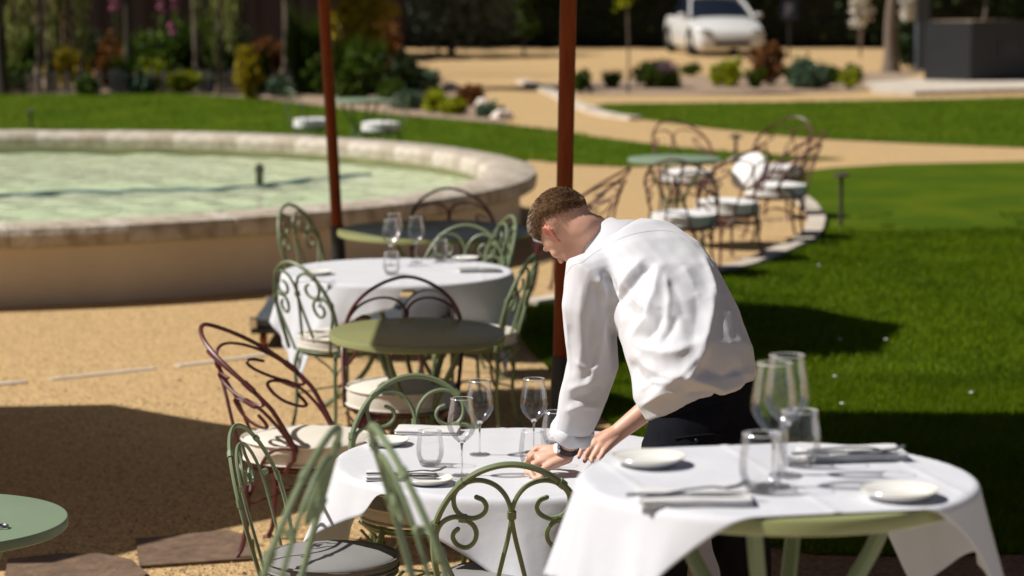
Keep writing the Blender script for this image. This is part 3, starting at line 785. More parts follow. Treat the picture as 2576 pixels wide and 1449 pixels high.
def make_napkin():
    t = thing('napkin', 'x', 'napkin', group='folded white napkins')
    for i in range(2):
        m = MB(); soft_slab(m, (random.uniform(-.002, .002), random.uniform(-.002, .002), .0046 + i * .0086), (.215 - i * .002, .105 - i * .001, .0092), i + 2); m.build('fold', M['napkin'], t, True, 60)
    return t
def flat_strip(m, pts, w, th=.0016):
    p = [Vector(q) for q in pts]; vs = []; fs = []
    for i, q in enumerate(p):
        vs += [q + Vector((0, -w[i], -th / 2)), q + Vector((0, w[i], -th / 2)), q + Vector((0, w[i] * .8, th / 2)), q + Vector((0, -w[i] * .8, th / 2))]
    for i in range(len(p) - 1):
        for j in range(4): fs.append((4 * i + j, 4 * i + (j + 1) % 4, 4 * i + 4 + (j + 1) % 4, 4 * i + 4 + j))
    fs += [(3, 2, 1, 0), tuple(4 * (len(p) - 1) + k for k in range(4))]; m.add(vs, fs)
def make_fork():
    t = thing('fork', 'x', 'cutlery', group='steel forks and knives')
    m = MB(); flat_strip(m, [(-.10, 0, .004), (-.07, 0, .006), (-.02, 0, .009), (.03, 0, .008), (.05, 0, .004)], [.0065, .0055, .0035, .003, .008], .003); m.build('handle', M['steel_dark'], t)
    m = MB(); flat_strip(m, [(.05, 0, .004), (.058, 0, .002), (.066, 0, .0015)], [.008, .0115, .012]); m.build('neck', M['steel_dark'], t)
    for k in range(4):
        y = -.0096 + k * .0064; m = MB(); flat_strip(m, [(.065, y, .0015), (.085, y, .003), (.105, y, .011)], [.0017, .0016, .0009]); m.build('tine', M['steel_dark'], t)
    return t
def make_knife():
    t = thing('knife', 'x', 'cutlery', group='steel forks and knives')
    m = MB(); flat_strip(m, [(-.11, 0, .003), (-.08, 0, .004), (-.02, 0, .004), (.005, 0, .004)], [.0065, .006, .005, .004], .004); m.build('handle', M['steel_dark'], t)
    m = MB(); flat_strip(m, [(.005, 0, .004), (.02, .001, .004), (.07, .002, .004), (.10, .001, .004), (.112, -.002, .004)], [.004, .008, .0095, .007, .0015]); m.build('blade', M['steel_dark'], t)
    return t
WARE = {k: f() for k, f in (('wine', make_wine), ('tumbler', make_tumbler), ('plate', make_plate), ('napkin', make_napkin), ('fork', make_fork), ('knife', make_knife))}
wset = set()
def ware(k, px, py, z, label, rz=0.0, tilt=(0, 0)):
    loc = G(px, py, z)
    if k in wset: t = dup(WARE[k], loc, rz, label)
    else: wset.add(k); t = WARE[k]; t.location = loc; t['label'] = label
    t.rotation_euler = (tilt[0], tilt[1], rz); return t
Z1, Z2 = TZ + .735 + .0065, .735 + .0065
ware('wine', 1945, 1222, Z1, 'left and nearer of two tall wine glasses on right front table')
ware('wine', 1976, 1196, Z1, 'right and farther of two tall wine glasses on right front table')
ware('tumbler', 1915, 1235, Z1, 'nearer stemless tumbler on right front table, before the wine glasses')
ware('tumbler', 2010, 1171, Z1, 'farther stemless tumbler on right front table, right of wine glasses')
ware('plate', 1632, 1168, Z1, 'side plate on left of right front table, beside waiter trousers')
ware('plate', 2262, 1252, Z1, 'side plate on right end of right front table')
ware('napkin', 1742, 1262, Z1, 'folded napkin at front left edge of right front table', math.radians(3))
ware('napkin', 2140, 1150, Z1, 'folded napkin at back right edge of right front table', math.radians(8))
ware('knife', 1720, 1247, Z1 + .0195, 'knife lying on napkin at front of right table', math.radians(3))
ware('fork', 1752, 1240, Z1 + .0205, 'fork lying across front napkin of right table, tines raised', math.radians(14), (0, -.08))
ware('knife', 2120, 1141, Z1 + .0195, 'knife lying on back napkin of right front table', math.radians(10))
ware('fork', 2150, 1136, Z1 + .0205, 'fork lying on back napkin of right front table', math.radians(6))
ware('wine', 1162, 1196, Z2, 'nearest of three wine glasses on waiter table, left of the chair scrolls')
ware('wine', 1207, 1143, Z2, 'middle wine glass on waiter table, behind the nearest one')
ware('wine', 1343, 1138, Z2, 'wine glass standing alone before the nearer wooden pole')
ware('tumbler', 1082, 1171, Z2, 'leftmost stemless tumbler on waiter table')
ware('tumbler', 1396, 1120, Z2, 'stemless tumbler partly behind the waiter rolled cuff')
ware('tumbler', 1340, 1172, Z2, 'stemless tumbler just left of the waiter wrist watch')
ware('plate', 972, 1118, Z2, 'side plate at back left of waiter table')
ware('plate', 1078, 1216, Z2, 'side plate at front of waiter table, left of chair arch')
ware('napkin', 1005, 1202, Z2, 'folded napkin at left front of waiter table, cutlery on it', math.radians(2))
ware('napkin', 1075, 1088, Z2, 'folded napkin at back of waiter table before the green chair', math.radians(-6))
ware('knife', 1010, 1194, Z2 + .0195, 'knife on the left napkin of waiter table', math.radians(-2))
ware('fork', 1040, 1192, Z2 + .0205, 'fork on the left napkin of waiter table, tines raised', math.radians(12), (0, -.08))
ware('fork', 1484, 1178, Z2, 'fork on waiter table just right of his hands', math.radians(75), (0, -.05))
Z4 = Z2
ware('wine', 983, 668, Z4, 'left wine glass on second white table')
ware('wine', 1047, 660, Z4, 'right wine glass on second white table')
ware('wine', 992, 650, Z4, 'rear wine glass on second white table, behind the left one')
ware('tumbler', 1108, 656, Z4, 'tumbler on second white table before green arched chair')
ware('tumbler', 985, 690, Z4, 'nearer tumbler on second white table under the left wine glass')
ware('plate', 1170, 655, Z4, 'side plate at back right of second white table')
ware('plate', 800, 690, Z4, 'side plate at left end of second white table')
ware('napkin', 1205, 682, Z4, 'folded napkin at right end of second white table', math.radians(4))
ware('knife', 1205, 676, Z4 + .0195, 'knife on the napkin of second white table', math.radians(4))
ware('fork', 790, 712, Z4, 'fork lying at left front of second white table', math.radians(5))

# ------------------------------------------------------------------ parasols
def parasol(label, base, top_px, Rc, pole_r, rotc, zc=2.55, lean=None):
    t = thing('parasol', label, 'parasol', base, group='wooden-pole parasols')
    axis = Vector(lean) if lean else Vector((0, 0, 1))
    axis = axis / axis.z
    def at(z): return axis * z
    q = [at(.62), at(3.15)]
    MB().tube(q, pole_r, 20).build('pole', M['teak'], t)
    MB().tube([at(.16), at(.70)], pole_r + .008, 20).build('sleeve', M['black_metal'], t)
    for (x, y) in ((-.26, -.26), (.26, -.26), (-.26, .26), (.26, .26)): MB().box((x, y, .155), (.505, .505, .06), bev=.012).build('base_slab', M['slate'], t, False)
    fr = MB().box((0, 0, .105), (1.06, 1.06, .03)); fr.build('base_frame', M['black_metal'], t, False)
    for (x, y) in ((-1, -1), (1, -1), (-1, 1), (1, 1)):
        w = MB().tube([(x * .46 - .02, y * .46, .045), (x * .46 + .02, y * .46, .045)], .045, 14); wo2 = w.build('wheel', M['rust'], t)
        MB().box((x * .515, y * .515, .155), (.05, .05, .066), bev=.008).build('corner_cap', M['steel'], t, False)
    apex = at(zc + .62); vs = []; fs = []; n = 8
    rings = [(0.0, .62), (.33, .49), (.66, .27), (1, 0)]
    for i, (rf, h) in enumerate(rings):
        for k in range(n * 2):
            a = rotc + k * math.pi / n; rr = Rc * rf * (1 if k % 2 == 0 else math.cos(math.pi / n) * .99)
            c = at(zc + h); vs.append((c.x + rr * math.cos(a), c.y + rr * math.sin(a), c.z - (0 if k % 2 == 0 else .03 * rf)))
    for k in range(n * 2):
        x, y, z = vs[-n * 2 + k] if k == 0 else vs[len(rings) * n * 2 - n * 2 + k]
    base_ring = (len(rings) - 1) * n * 2
    for k in range(n * 2):
        x, y, z = vs[base_ring + k]; c = at(zc)
        sc = .035 if k % 2 else 0.0
        vs.append((x, y, z - .16 - sc))
    for i in range(len(rings)):
        for k in range(n * 2): fs.append((i * n * 2 + k, i * n * 2 + (k + 1) % (n * 2), (i + 1) * n * 2 + (k + 1) % (n * 2), (i + 1) * n * 2 + k))
    cm = MB().add(vs, fs).build('canopy', M['canopy'], t, False)
    sm = cm.modifiers.new('thickness', 'SOLIDIFY'); sm.thickness = .003
    hub = at(zc + .1); MB().lathe([(pole_r, -.05), (pole_r + .03, -.04), (pole_r + .03, .04), (pole_r, .05)], 16, hub).build('hub', M['teak'], t)
    for k in range(n):
        a = rotc + k * 2 * math.pi / n; e = at(zc) + Vector((Rc * .98 * math.cos(a), Rc * .98 * math.sin(a), -.012)); m0 = at(zc + .57)
        rb = MB().tube([m0 + (e - m0) * .02, e], .011, 6).build('rib', M['teak'], t)
        MB().tube([hub, m0 + (e - m0) * .5 + Vector((0, 0, -.02))], .009, 6).build('strut', M['teak'], rb)
    return t
b1 = G(864, 845); tp = P(815, 0, b1.y); l1 = tp - b1
parasol('parasol on farther wooden pole, left, before the fountain', b1, None, 1.5, .036, .1, zc=2.42, lean=tuple(l1))
b2 = G(1404, 1308); tp = P(1430, 0, b2.y); l2 = tp - b2
parasol('parasol on nearer wooden pole, right behind the waiter head', b2, None, 2.55, .0345, math.pi / 8, lean=tuple(l2))
parasol('parasol out of view at left whose shadow falls on the gravel', (-5.1, 11.5, 0), None, 2.05, .0345, math.pi / 8 + .1)

# ------------------------------------------------------------------ foliage
def leaf_quads(c, n_dir, size, elong, rs):
    """c (n,3) centres, n_dir (n,3) long-axis directions"""
    n = len(c)
    a = n_dir / (np.linalg.norm(n_dir, axis=1)[:, None] + 1e-9)
    q = rs.normal(size=(n, 3)); b = np.cross(a, q); b /= np.linalg.norm(b, axis=1)[:, None] + 1e-9
    s = size * rs.uniform(.6, 1.3, n)[:, None]
    L, W = a * s * elong * .5, b * s * .5
    nrm = np.cross(a, b) * s * .12
    v = np.empty((n, 4, 3)); v[:, 0] = c - L; v[:, 1] = c + W - L * .1 + nrm; v[:, 2] = c + L; v[:, 3] = c - W - L * .1 + nrm
    return v.reshape(-1, 3), np.arange(n * 4).reshape(-1, 4)
def crown_mesh(name, blobs, n, size, elong=1.7, seed=1, clump=.22, updir=None):
    """leaf clumps spread through the volume of several ellipsoids (cx,cy,cz,rx,ry,rz)"""
    rs = np.random.default_rng(seed); P0 = []
    vol = np.array([b[3] * b[4] * b[5] for b in blobs]); vol = vol / vol.sum()
    for b, k in zip(blobs, vol):
        m = max(6, int(n * k / 26)); d = rs.normal(size=(m, 3)); d /= np.linalg.norm(d, axis=1)[:, None]
        r = rs.uniform(.35, 1.0, m) ** .5 * rs.uniform(.85, 1.12, m)
        cc = np.array(b[:3]) + d * r[:, None] * np.array(b[3:6])
        mean = np.array(b[3:6]).mean()
        pts = cc[:, None, :] + rs.normal(size=(m, 26, 3)) * clump * mean * rs.uniform(.6, 1.4, (m, 1, 1))
        P0.append(pts.reshape(-1, 3))
    c = np.vstack(P0); dirs = rs.normal(size=c.shape)
    if updir is not None: dirs = dirs * .45 + np.array(updir)
    v, f = leaf_quads(c, dirs, size, elong, rs)
    return mesh_np(name, v, f, False)
LM = {
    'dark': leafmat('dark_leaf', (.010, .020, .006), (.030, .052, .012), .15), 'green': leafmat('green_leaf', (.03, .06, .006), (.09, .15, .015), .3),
    'lime': leafmat('lime_leaf', (.20, .25, .006), (.42, .45, .02), .35), 'yellow': leafmat('yellow_leaf', (.22, .16, .006), (.42, .33, .02), .35),
    'orange': leafmat('rusty_leaf', (.12, .045, .012), (.24, .10, .03), .3), 'olive': leafmat('olive_leaf', (.075, .095, .065), (.20, .23, .16), .15),
    'pale': leafmat('pale_hanging_leaf', (.17, .19, .045), (.36, .38, .12), .35), 'purple': leafmat('mauve_flower', (.13, .07, .10), (.26, .16, .20), .2),
    'pink': leafmat('pink_flower', (.22, .05, .11), (.38, .11, .20), .3), 'blue': leafmat('blue_green_leaf', (.05, .10, .06), (.12, .18, .11), .25), 'white': leafmat('white_flower', (.55, .53, .48), (.75, .72, .66), .2),
}
M['trunk'] = simple('tree_bark', (.10, .075, .055), (.20, .155, .115), 12, .95, stretch=(1, 1, .15), bmp=(18, .8, .03))
M['trunk_dark'] = simple('dark_bark', (.035, .025, .018), (.07, .052, .038), 12, .95, stretch=(1, 1, .15), bmp=(18, .8, .03))
def tree(label, base, h, blobs, n, leaf, r, mat, trunk=None, bend=.1, seed=1, group=None, size=.2, cat='tree', name='tree', limbs=5):
    t = thing(name, label, cat, base, group=group); rs = random.Random(seed)
    top = Vector((rs.uniform(-bend, bend), rs.uniform(-bend, bend), h))
    q = spline([(0, 0, 0), (rs.uniform(-bend, bend) * .3, 0, h * .3), (top.x * .7 + rs.uniform(-bend, bend) * .3, top.y * .6, h * .65), tuple(top)], 5)
    rad = np.linspace(r, r * .5, len(q)); rad[0] *= 1.5; rad[1] *= 1.15
    m = MB().tube(q, rad, 9); 
    for k in range(limbs):
        b = blobs[k % len(blobs)]; s = q[int(len(q) * rs.uniform(.6, .95)) - 1]
        e = (b[0] + rs.uniform(-.3, .3) * b[3], b[1] + rs.uniform(-.3, .3) * b[4], b[2] + rs.uniform(-.2, .5) * b[5])
        m.tube(spline([tuple(s), ((s[0] + e[0]) / 2, (s[1] + e[1]) / 2, (s[2] + e[2]) / 2 + .1 * r), e], 4), np.linspace(r * .45, r * .12, 9), 6)
    m.build('trunk', trunk or M['trunk'], t)
    link('crown', crown_mesh('crown', blobs, n, size, seed=seed), leaf, t)
    return t
def shrub(label, px, py, rx, h, n, leaf, size, elong=1.8, seed=1, name='shrub', updir=None, z0=.0, group='shrubs and perennials in the beds', clump=.2, flower=None, cat='shrub', flat=1.0):
    base = G(px, py); t = thing(name, label, cat, base, group=group); rs = random.Random(seed)
    m = MB()
    for k in range(5):
        a = rs.uniform(0, 6.28); m.tube(spline([(0, 0, 0), (.3 * rx * math.cos(a), .3 * rx * math.sin(a), h * .35), (.6 * rx * math.cos(a), .6 * rx * math.sin(a), h * .7)], 3), .012, 5)
    m.build('stems', M['trunk'], t)
    bl = [(0, 0, z0 + h * .5, rx * .75, rx * .75 * flat, h * .5)]
    for k in range(4):
        a = k * 1.57 + rs.uniform(-.4, .4); bl.append((math.cos(a) * rx * .5, math.sin(a) * rx * .5 * flat, z0 + h * rs.uniform(.35, .62), rx * .5, rx * .5 * flat, h * .36))
    link('crown', crown_mesh('crown', bl, n, size, elong, seed, clump, updir), leaf, t)
    if flower: 
        bl2 = [(b[0], b[1], h * .95, b[3], b[4], h * .16) for b in bl]; link('flowers', crown_mesh('flowers', bl2, n // 4, size * .7, 1.3, seed + 1, clump), flower, t)
    return t

# trees: tall belt behind the garden, crowns above frame, added to shade hedge and fence
k = 0
for (x, y, h, sc, lab) in [(-27, 62, 5.0, 1.35, 'added tall shade tree far left behind picket fence, outermost'), (-19.5, 63, 5.4, 1.3, 'added tall shade tree far left behind the timber fence'), (-14.5, 62, 5.0, 1.3, 'added tall shade tree behind timber fence left of the pole'), (-9.5, 63, 5.2, 1.3, 'added tall shade tree rising behind the timber fence centre'),
                           (-4.5, 72, 5.4, 1.5, 'added tall shade tree behind the grey-green bush'), (1, 73, 5.2, 1.5, 'added tall shade tree behind dark hedge left of the car'), (6, 74, 5.4, 1.5, 'added tall shade tree behind dark hedge above the car'), (11.5, 73, 5.2, 1.5, 'added tall shade tree behind dark hedge right of the car'),
                           (-10, 76, 6.2, 1.5, 'added tall shade tree deep in background left of the drive'), (16.5, 71, 5.2, 1.5, 'added tall shade tree at far right end of hedge'), (-15, 70, 6.0, 1.5, 'added tall shade tree deep in background behind fence')]:
    k += 1; bl = []
    rs = random.Random(k)
    for i in range(9):
        a = i * 2.4; r = 1.7 * sc * math.sqrt((i + .5) / 9); bl.append((r * math.cos(a), r * math.sin(a) * .8, h + rs.uniform(-1.5, 1.9) * sc, 1.35 * sc, 1.2 * sc, 1.05 * sc))
    tree(lab, (x, y, 0), h, bl, 5200, LM['dark'], .17, None, M['trunk_dark'], .3, k, 'tall trees added to shade the background', .34)
# slender trunks standing in the left bed
for i, (px, py, r, hh, mat, lab) in enumerate([(8, 238, .11, 3.6, 'trunk_dark', 'dark slender tree at left edge of frame'), (128, 232, .08, 3.6, 'trunk_dark', 'slender dark tree rising through the white pickets'), (327, 230, .075, 3.8, 'trunk_dark', 'slender dark tree left of lime ball shrub'),
                                               (497, 226, .07, 3.8, 'trunk', 'slender brown tree behind lime ball shrub'), (722, 224, .10, 3.8, 'trunk', 'grey-brown tree left of the farther pole, by pickets'), (868, 222, .075, 3.6, 'trunk', 'slender tree just right of the farther pole'), (765, 226, .06, 3.6, 'trunk', 'thin tree close beside farther pole, left')]):
    bl = [(0, 0, hh + 1.2, .7, .6, .5), (.4, .2, hh + 1.7, .5, .5, .4), (-.4, -.1, hh + 1.6, .5, .5, .4)]
    tree(lab, G(px, py), hh + .6, bl, 600, LM['dark'], r, None, M[mat], .12, 40 + i, 'slender trees in the left bed', .25)
# weeping foliage
def weeping(label, px, py, width, ztop, zlow, ns, seed, leaf=None):
    base = G(px, py); t = thing('weeping_shrub', label, 'shrub', base, group='weeping shrubs in the left bed'); rs = np.random.default_rng(seed)
    m = MB().tube(spline([(0, 0, 0), (.05, 0, ztop * .5), (0, 0, ztop)], 4), np.linspace(.05, .02, 9), 7)
    C = []; D = []
    for k in range(ns):
        x0 = rs.uniform(-width, width); y0 = rs.uniform(-.3, .3); zt = ztop + rs.uniform(-.3, .4); zl = zlow + rs.uniform(0, 1.1)
        z = np.arange(zl, zt, .07); xx = x0 + .03 * np.sin(z * 5 + k)
        C.append(np.stack([xx + rs.normal(0, .03, len(z)), y0 + rs.normal(0, .03, len(z)), z], 1))
        D.append(np.stack([rs.normal(0, .25, len(z)), rs.normal(0, .25, len(z)), np.full(len(z), -1.0)], 1))
        m.tube([(0, 0, ztop), (x0 * .6, y0 * .6, zt + .15), (x0, y0, zt)], .012, 5)
    m.build('branches', M['trunk'], t)
    v, f = leaf_quads(np.vstack(C), np.vstack(D), .045, 3.6, rs)
    link('hanging_leaves', mesh_np('hanging_leaves', v, f, False), leaf or LM['pale'], t)
weeping('pale weeping foliage hanging above the white pickets at left', 95, 236, .62, 2.7, .45, 34, 3)
weeping('pale weeping foliage hanging left of the orange-yellow shrub', 548, 240, .40, 2.7, .55, 26, 5)
weeping('narrow strand of pale hanging leaves left of tall dark trunk', 205, 236, .25, 2.7, .5, 12, 6)
# tall upright grass beside the pole
def grass_clump(label, px, py, r, h, n, seed, leaf=LM['green'], name='ornamental_grass'):
    base = G(px, py); rs = np.random.default_rng(seed); a = rs.uniform(0, 6.28, n); rr = r * np.sqrt(rs.uniform(0, 1, n)); hh = h * rs.uniform(.6, 1.1, n)
    c = np.stack([rr * np.cos(a) * .4, rr * np.sin(a) * .4, hh * 0], 1); tip = np.stack([rr * np.cos(a) * 1.3, rr * np.sin(a) * 1.3, hh], 1)
    w = np.stack([-np.sin(a), np.cos(a), 0 * a], 1) * .014
    mid = c * .45 + tip * .55 - np.stack([rr * np.cos(a), rr * np.sin(a), 0 * a], 1) * .15
    v = np.stack([c - w, c + w, mid + w, tip, mid - w], 1).reshape(-1, 3); f = np.arange(n * 5).reshape(-1, 5)
    o = link(name, mesh_np(name, v, f, False), leaf); o.location = base
    return tag(o, label, 'grass clump', 'shrubs and perennials in the beds')
grass_clump('tall upright green grass just left of farther pole', 770, 236, .35, 1.5, 260, 4)
grass_clump('green upright grass right of the farther pole', 930, 236, .3, 1.0, 180, 5)
# shrubs of the left bed
shrub('rounded lime-green ball shrub at edge of left bed', 463, 232, .36, .38, 2600, LM['lime'], .05, seed=2, clump=.14)
shrub('upright orange-yellow shrub standing at edge of left lawn', 625, 250, .21, .92, 1000, LM['yellow'], .075, seed=3, updir=(0, 0, .7))
shrub('rusty orange low shrub left of dark slender trunk', 285, 222, .42, .85, 900, LM['orange'], .07, seed=4)
shrub('mid-green leafy bush in left bed behind lime ball', 415, 222, .75, 1.15, 2400, LM['green'], .08, seed=5)
shrub('small green plant among the white pickets', 220, 240, .2, .35, 500, LM['green'], .06, seed=6)
shrub('grey-green low plant right of lime ball shrub', 530, 228, .3, .32, 700, LM['blue'], .05, seed=7)
shrub('yellow-leaved bush high right of the farther pole', 905, 222, .55, 2.2, 1900, LM['yellow'], .09, seed=8, z0=.2)
shrub('green bush at right end of left bed', 900, 250, .45, .75, 1300, LM['green'], .07, seed=9)
shrub('dark green bush behind far teal table', 1000, 240, .5, .75, 1500, LM['dark'], .07, seed=10)
shrub('bright yellow-green small shrub beside the pale rocks', 1096, 284, .22, .42, 900, LM['lime'], .05, seed=11)
shrub('small green plant behind the yellow-green shrub', 1060, 232, .35, .45, 900, LM['blue'], .06, seed=12)
shrub('reddish spiky plant between the pale rocks', 1182, 268, .22, .35, 500, LM['orange'], .05, 3, seed=13, updir=(0, 0, 1.2))
shrub('low green plant beside the nearest pale rock', 1232, 296, .22, .22, 500, LM['blue'], .045, seed=14)
shrub('brownish shrub at the end of the timber fence', 960, 200, .4, 1.3, 900, LM['orange'], .07, seed=15)
for i, (x, y, rx, h, lf, lab) in enumerate([(40, 234, .3, .5, 'green', 'low green plant at far left corner of the bed'), (165, 226, .35, .8, 'yellow', 'yellowish airy plant behind white pickets'), (250, 218, .4, 1.1, 'dark', 'dark bush between rusty shrub and pickets'), (350, 236, .22, .3, 'blue', 'small grey-green mound right of dark trunk'),
        (395, 230, .25, .5, 'lime', 'small lime tuft beside the mid-green bush'), (500, 214, .5, 1.3, 'green', 'green bush behind the weeping strands'), (560, 226, .3, .45, 'dark', 'low dark plant left of orange-yellow shrub'), (590, 212, .4, 1.2, 'dark', 'dark bush behind orange-yellow shrub'),
        (668, 222, .35, .9, 'orange', 'reddish bush right of orange-yellow shrub'), (700, 244, .2, .3, 'blue', 'grey-green tuft at lawn edge left of farther pole'), (810, 240, .3, .6, 'green', 'green plant hidden behind foot of farther pole'), (860, 232, .3, .9, 'lime', 'lime plant right of farther pole among grasses'),
        (985, 262, .2, .35, 'green', 'small green plant behind right far cushion'), (1030, 276, .22, .3, 'blue', 'grey-green tuft left of the yellow-green small shrub'), (1140, 290, .16, .22, 'lime', 'tiny lime plant below the pale rocks')]):
    shrub(lab, x, y, rx, h, 700, LM[lf], .065, 2.2, seed=60 + i, updir=(0, 0, .5), clump=.3)
for i, (x, y, r, h, lab) in enumerate([(60, 230, .3, 1.3, 'tall arching grass behind left pickets'), (300, 232, .25, .7, 'grass clump at foot of dark slender trunk'), (480, 222, .3, 1.4, 'tall grass beside brown trunk behind lime ball'), (650, 232, .25, .9, 'grass clump right of orange-yellow shrub'), (885, 240, .3, 1.1, 'tall green grass just right of farther pole'), (1540, 222, .2, .35, 'low grass tuft left of the lavender clump'), (1900, 222, .2, .4, 'pale grass tuft left of rusty shrub'), (1990, 206, .2, .35, 'low grass tuft behind grey-green shrub')]):
    grass_clump(lab, x, y, r, h, 130, 80 + i)
# foxgloves
def foxglove(label, px, py, h, seed):
    base = G(px, py); t = thing('foxglove', label, 'flower', base, group='pink foxgloves in the left bed'); rs = np.random.default_rng(seed)
    MB().tube([(0, 0, 0), (.02, 0, h * .6), (.01, 0, h)], .012, 5).build('stem', M['green_stem'], t)
    z = np.linspace(h * .8, h, 14); a = z * 40; c = np.stack([.05 * np.cos(a), .05 * np.sin(a), z], 1)
    v, f = leaf_quads(c, np.stack([np.cos(a), np.sin(a), -1 + 0 * a], 1), .07, 1.5, rs); link('bells', mesh_np('bells', v, f, False), LM['pink'], t)
    d = np.stack([np.cos(np.arange(14) * 2.1), np.sin(np.arange(14) * 2.1), .5 + 0 * np.arange(14)], 1); v, f = leaf_quads(d * .16, d, .1, 2.6, rs); link('leaves', mesh_np('leaves', v, f, False), LM['green'], t)
for i, (x, y, h, lab) in enumerate([(288, 222, 1.75, 'pink foxglove beside dark slender trunk, left of the pair'), (302, 220, 1.85, 'pink foxglove touching dark slender trunk, right of the pair'), (408, 222, 1.75, 'pink foxglove above the green bush in left bed'), (442, 224, 1.8, 'pink foxglove near brown trunk, tallest on the right'), (436, 226, 1.25, 'short pink foxglove low beside the brown trunk')]):
    foxglove(lab, x, y, h, i)
# picket border and timber fence
M['picket'] = simple('weathered_picket', (.30, .24, .19), (.50, .45, .40), 8, .85)
pk = thing('picket_fence', 'low pale picket border along back of left bed', 'fence', G(-60, 236)); a, b = G(-60, 236), G(840, 230)
pkm = MB().prism([(-.035, 0), (.035, 0), (.035, .40), (0, .45), (-.035, .40)], -.01, .01).mesh('picket', False); pkm.materials.append(M['picket'])
npk = int((b - a).length / .113)
for i in range(npk):
    if random.random() < .25: continue
    p = (b - a) * (i / npk); o = link('picket', pkm, None, pk); o.location = (p.x, p.y, 0); o.rotation_euler = (math.pi / 2, random.uniform(-.05, .05), 0); o.scale = (1, random.uniform(.85, 1.05), 1)
for z in (.1, .3): MB().box(((b - a).x / 2, (b - a).y / 2 + .02, z), ((b - a).length, .015, .03), math.atan2((b - a).y, (b - a).x)).build('rail', M['picket'], pk, False)
M['timber'] = simple('dark_timber', (.020, .011, .008), (.036, .020, .014), 5, .85, stretch=(3, 3, .3))
tf = thing('timber_fence', 'tall dark brown timber fence behind the left bed', 'fence', (-17, 56, 0))
bm_ = MB().box((0, 0, 1.7), (.19, .025, 3.4)).mesh('board', False); bm_.materials.append(M['timber'])
for i in range(74):
    o = link('board', bm_, None, tf); o.location = (i * .2, random.uniform(-.012, .012), random.uniform(-.02, .02))
for z in (.4, 1.7, 3.0): MB().box((7.3, .06, z), (14.8, .06, .09)).build('rail', M['timber'], tf, False)
M['redpost'] = simple('red_brown_post', (.085, .03, .022), (.13, .05, .036), 5, .85, stretch=(3, 3, .3))
o = MB().box((0, 0, 1.8), (.42, .3, 3.6), bev=.02).build('gate_post', M['redpost']); o.location = G(966, 190); tag(o, 'broad red-brown post at right end of left bed', 'post')
# hedge, olive bush, sprigs
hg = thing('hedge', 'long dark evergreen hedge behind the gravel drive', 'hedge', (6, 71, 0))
M['hedge_core'] = simple('hedge_dark_core', (.006, .009, .004), (.010, .014, .006), 4, .95)
MB().box((2, 0, 2.0), (40, 1.6, 4.0), bev=.2).build('light_block_core', M['hedge_core'], hg, False)  # solid dark box added inside the leaves to block light
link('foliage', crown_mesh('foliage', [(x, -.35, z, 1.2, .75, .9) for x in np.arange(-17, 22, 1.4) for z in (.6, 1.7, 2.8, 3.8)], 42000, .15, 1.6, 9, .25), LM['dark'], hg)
tree('broad grey-green olive bush at left end of hedge', G(1135, 140), 1.2, [(0, 0, 1.3, 1.1, .9, .9), (-.8, .1, 1.7, .7, .7, .8), (.9, 0, 1.2, .8, .7, .8), (.3, -.2, 2.1, 1.0, .8, .7), (-.5, -.3, .9, .7, .6, .6)], 5200, LM['olive'], .1, None, None, .1, 5, None, .11, 'bush', 'olive_bush')
tree('light green leafy sapling in front of dark hedge, left of the pole', G(1318, 136), 1.5, [(0, 0, 1.3, .25, .25, .35), (.05, 0, .7, .25, .25, .3), (-.1, 0, 1.9, .22, .22, .3)], 700, LM['green'], .03, None, None, .05, 6, None, .1, 'sapling', 'sapling', 3)
tree('thin young tree with yellow-green leaves standing in gravel bed', G(1580, 236), 2.5, [(0, 0, 1.9, .16, .16, .45), (.05, 0, 2.5, .3, .3, .4), (-.1, 0, 2.9, .4, .4, .5)], 900, LM['lime'], .022, None, None, .05, 7, None, .07, 'sapling', 'sapling', 3)
tree('tree with rough lit trunk left of the big planter', G(2242, 182), 3.6, [(0, 0, 4.3, 1.5, 1.3, 1.0), (.9, 0, 4.9, 1.2, 1.1, .8), (-.9, .3, 4.8, 1.2, 1.1, .8)], 3000, LM['dark'], .16, None, M['trunk'], .12, 77, None, .25)
shrub('white flowering bush behind the rough trunk, left', 2165, 150, .22, 1.5, 350, LM['white'], .1, seed=21, z0=.7)
shrub('white flowering bush between trunk and grey post', 2283, 150, .28, 1.4, 500, LM['white'], .1, seed=22, z0=.8)
shrub('dark green bush at foot of the rough trunk', 2290, 176, .45, 1.1, 1200, LM['dark'], .08, seed=23)
# right bed plants
shrub('round bright green shrub right beside the nearer pole', 1464, 234, .19, .42, 900, LM['green'], .05, seed=31, clump=.14)
shrub('mauve-topped lavender clump in right bed', 1662, 222, .48, .42, 1500, LM['green'], .05, 3, seed=32, updir=(0, 0, 1), flower=LM['purple'])
shrub('light green grassy plant in right bed below the car', 1826, 218, .32, .48, 1100, LM['lime'], .05, 3, seed=33, updir=(0, 0, .8))
shrub('small green tuft behind lavender clump', 1742, 190, .22, .28, 400, LM['green'], .05, seed=34)
shrub('rusty brown feathery shrub below car front', 1932, 214, .33, .75, 900, LM['orange'], .06, 2.5, seed=35, updir=(0, 0, .8))
shrub('broad grey-green shrub right of rusty shrub', 2035, 224, .42, .58, 1500, LM['blue'], .06, seed=36)
shrub('small rounded green shrub between grey-green and yellow ones', 2085, 212, .28, .34, 800, LM['green'], .05, seed=37)
shrub('golden yellow-green cone shrub at end of right bed', 2140, 226, .24, .42, 1300, LM['lime'], .045, seed=38, clump=.13)
shrub('low sprig behind the golden cone shrub', 2145, 196, .2, .32, 400, LM['blue'], .05, seed=39)
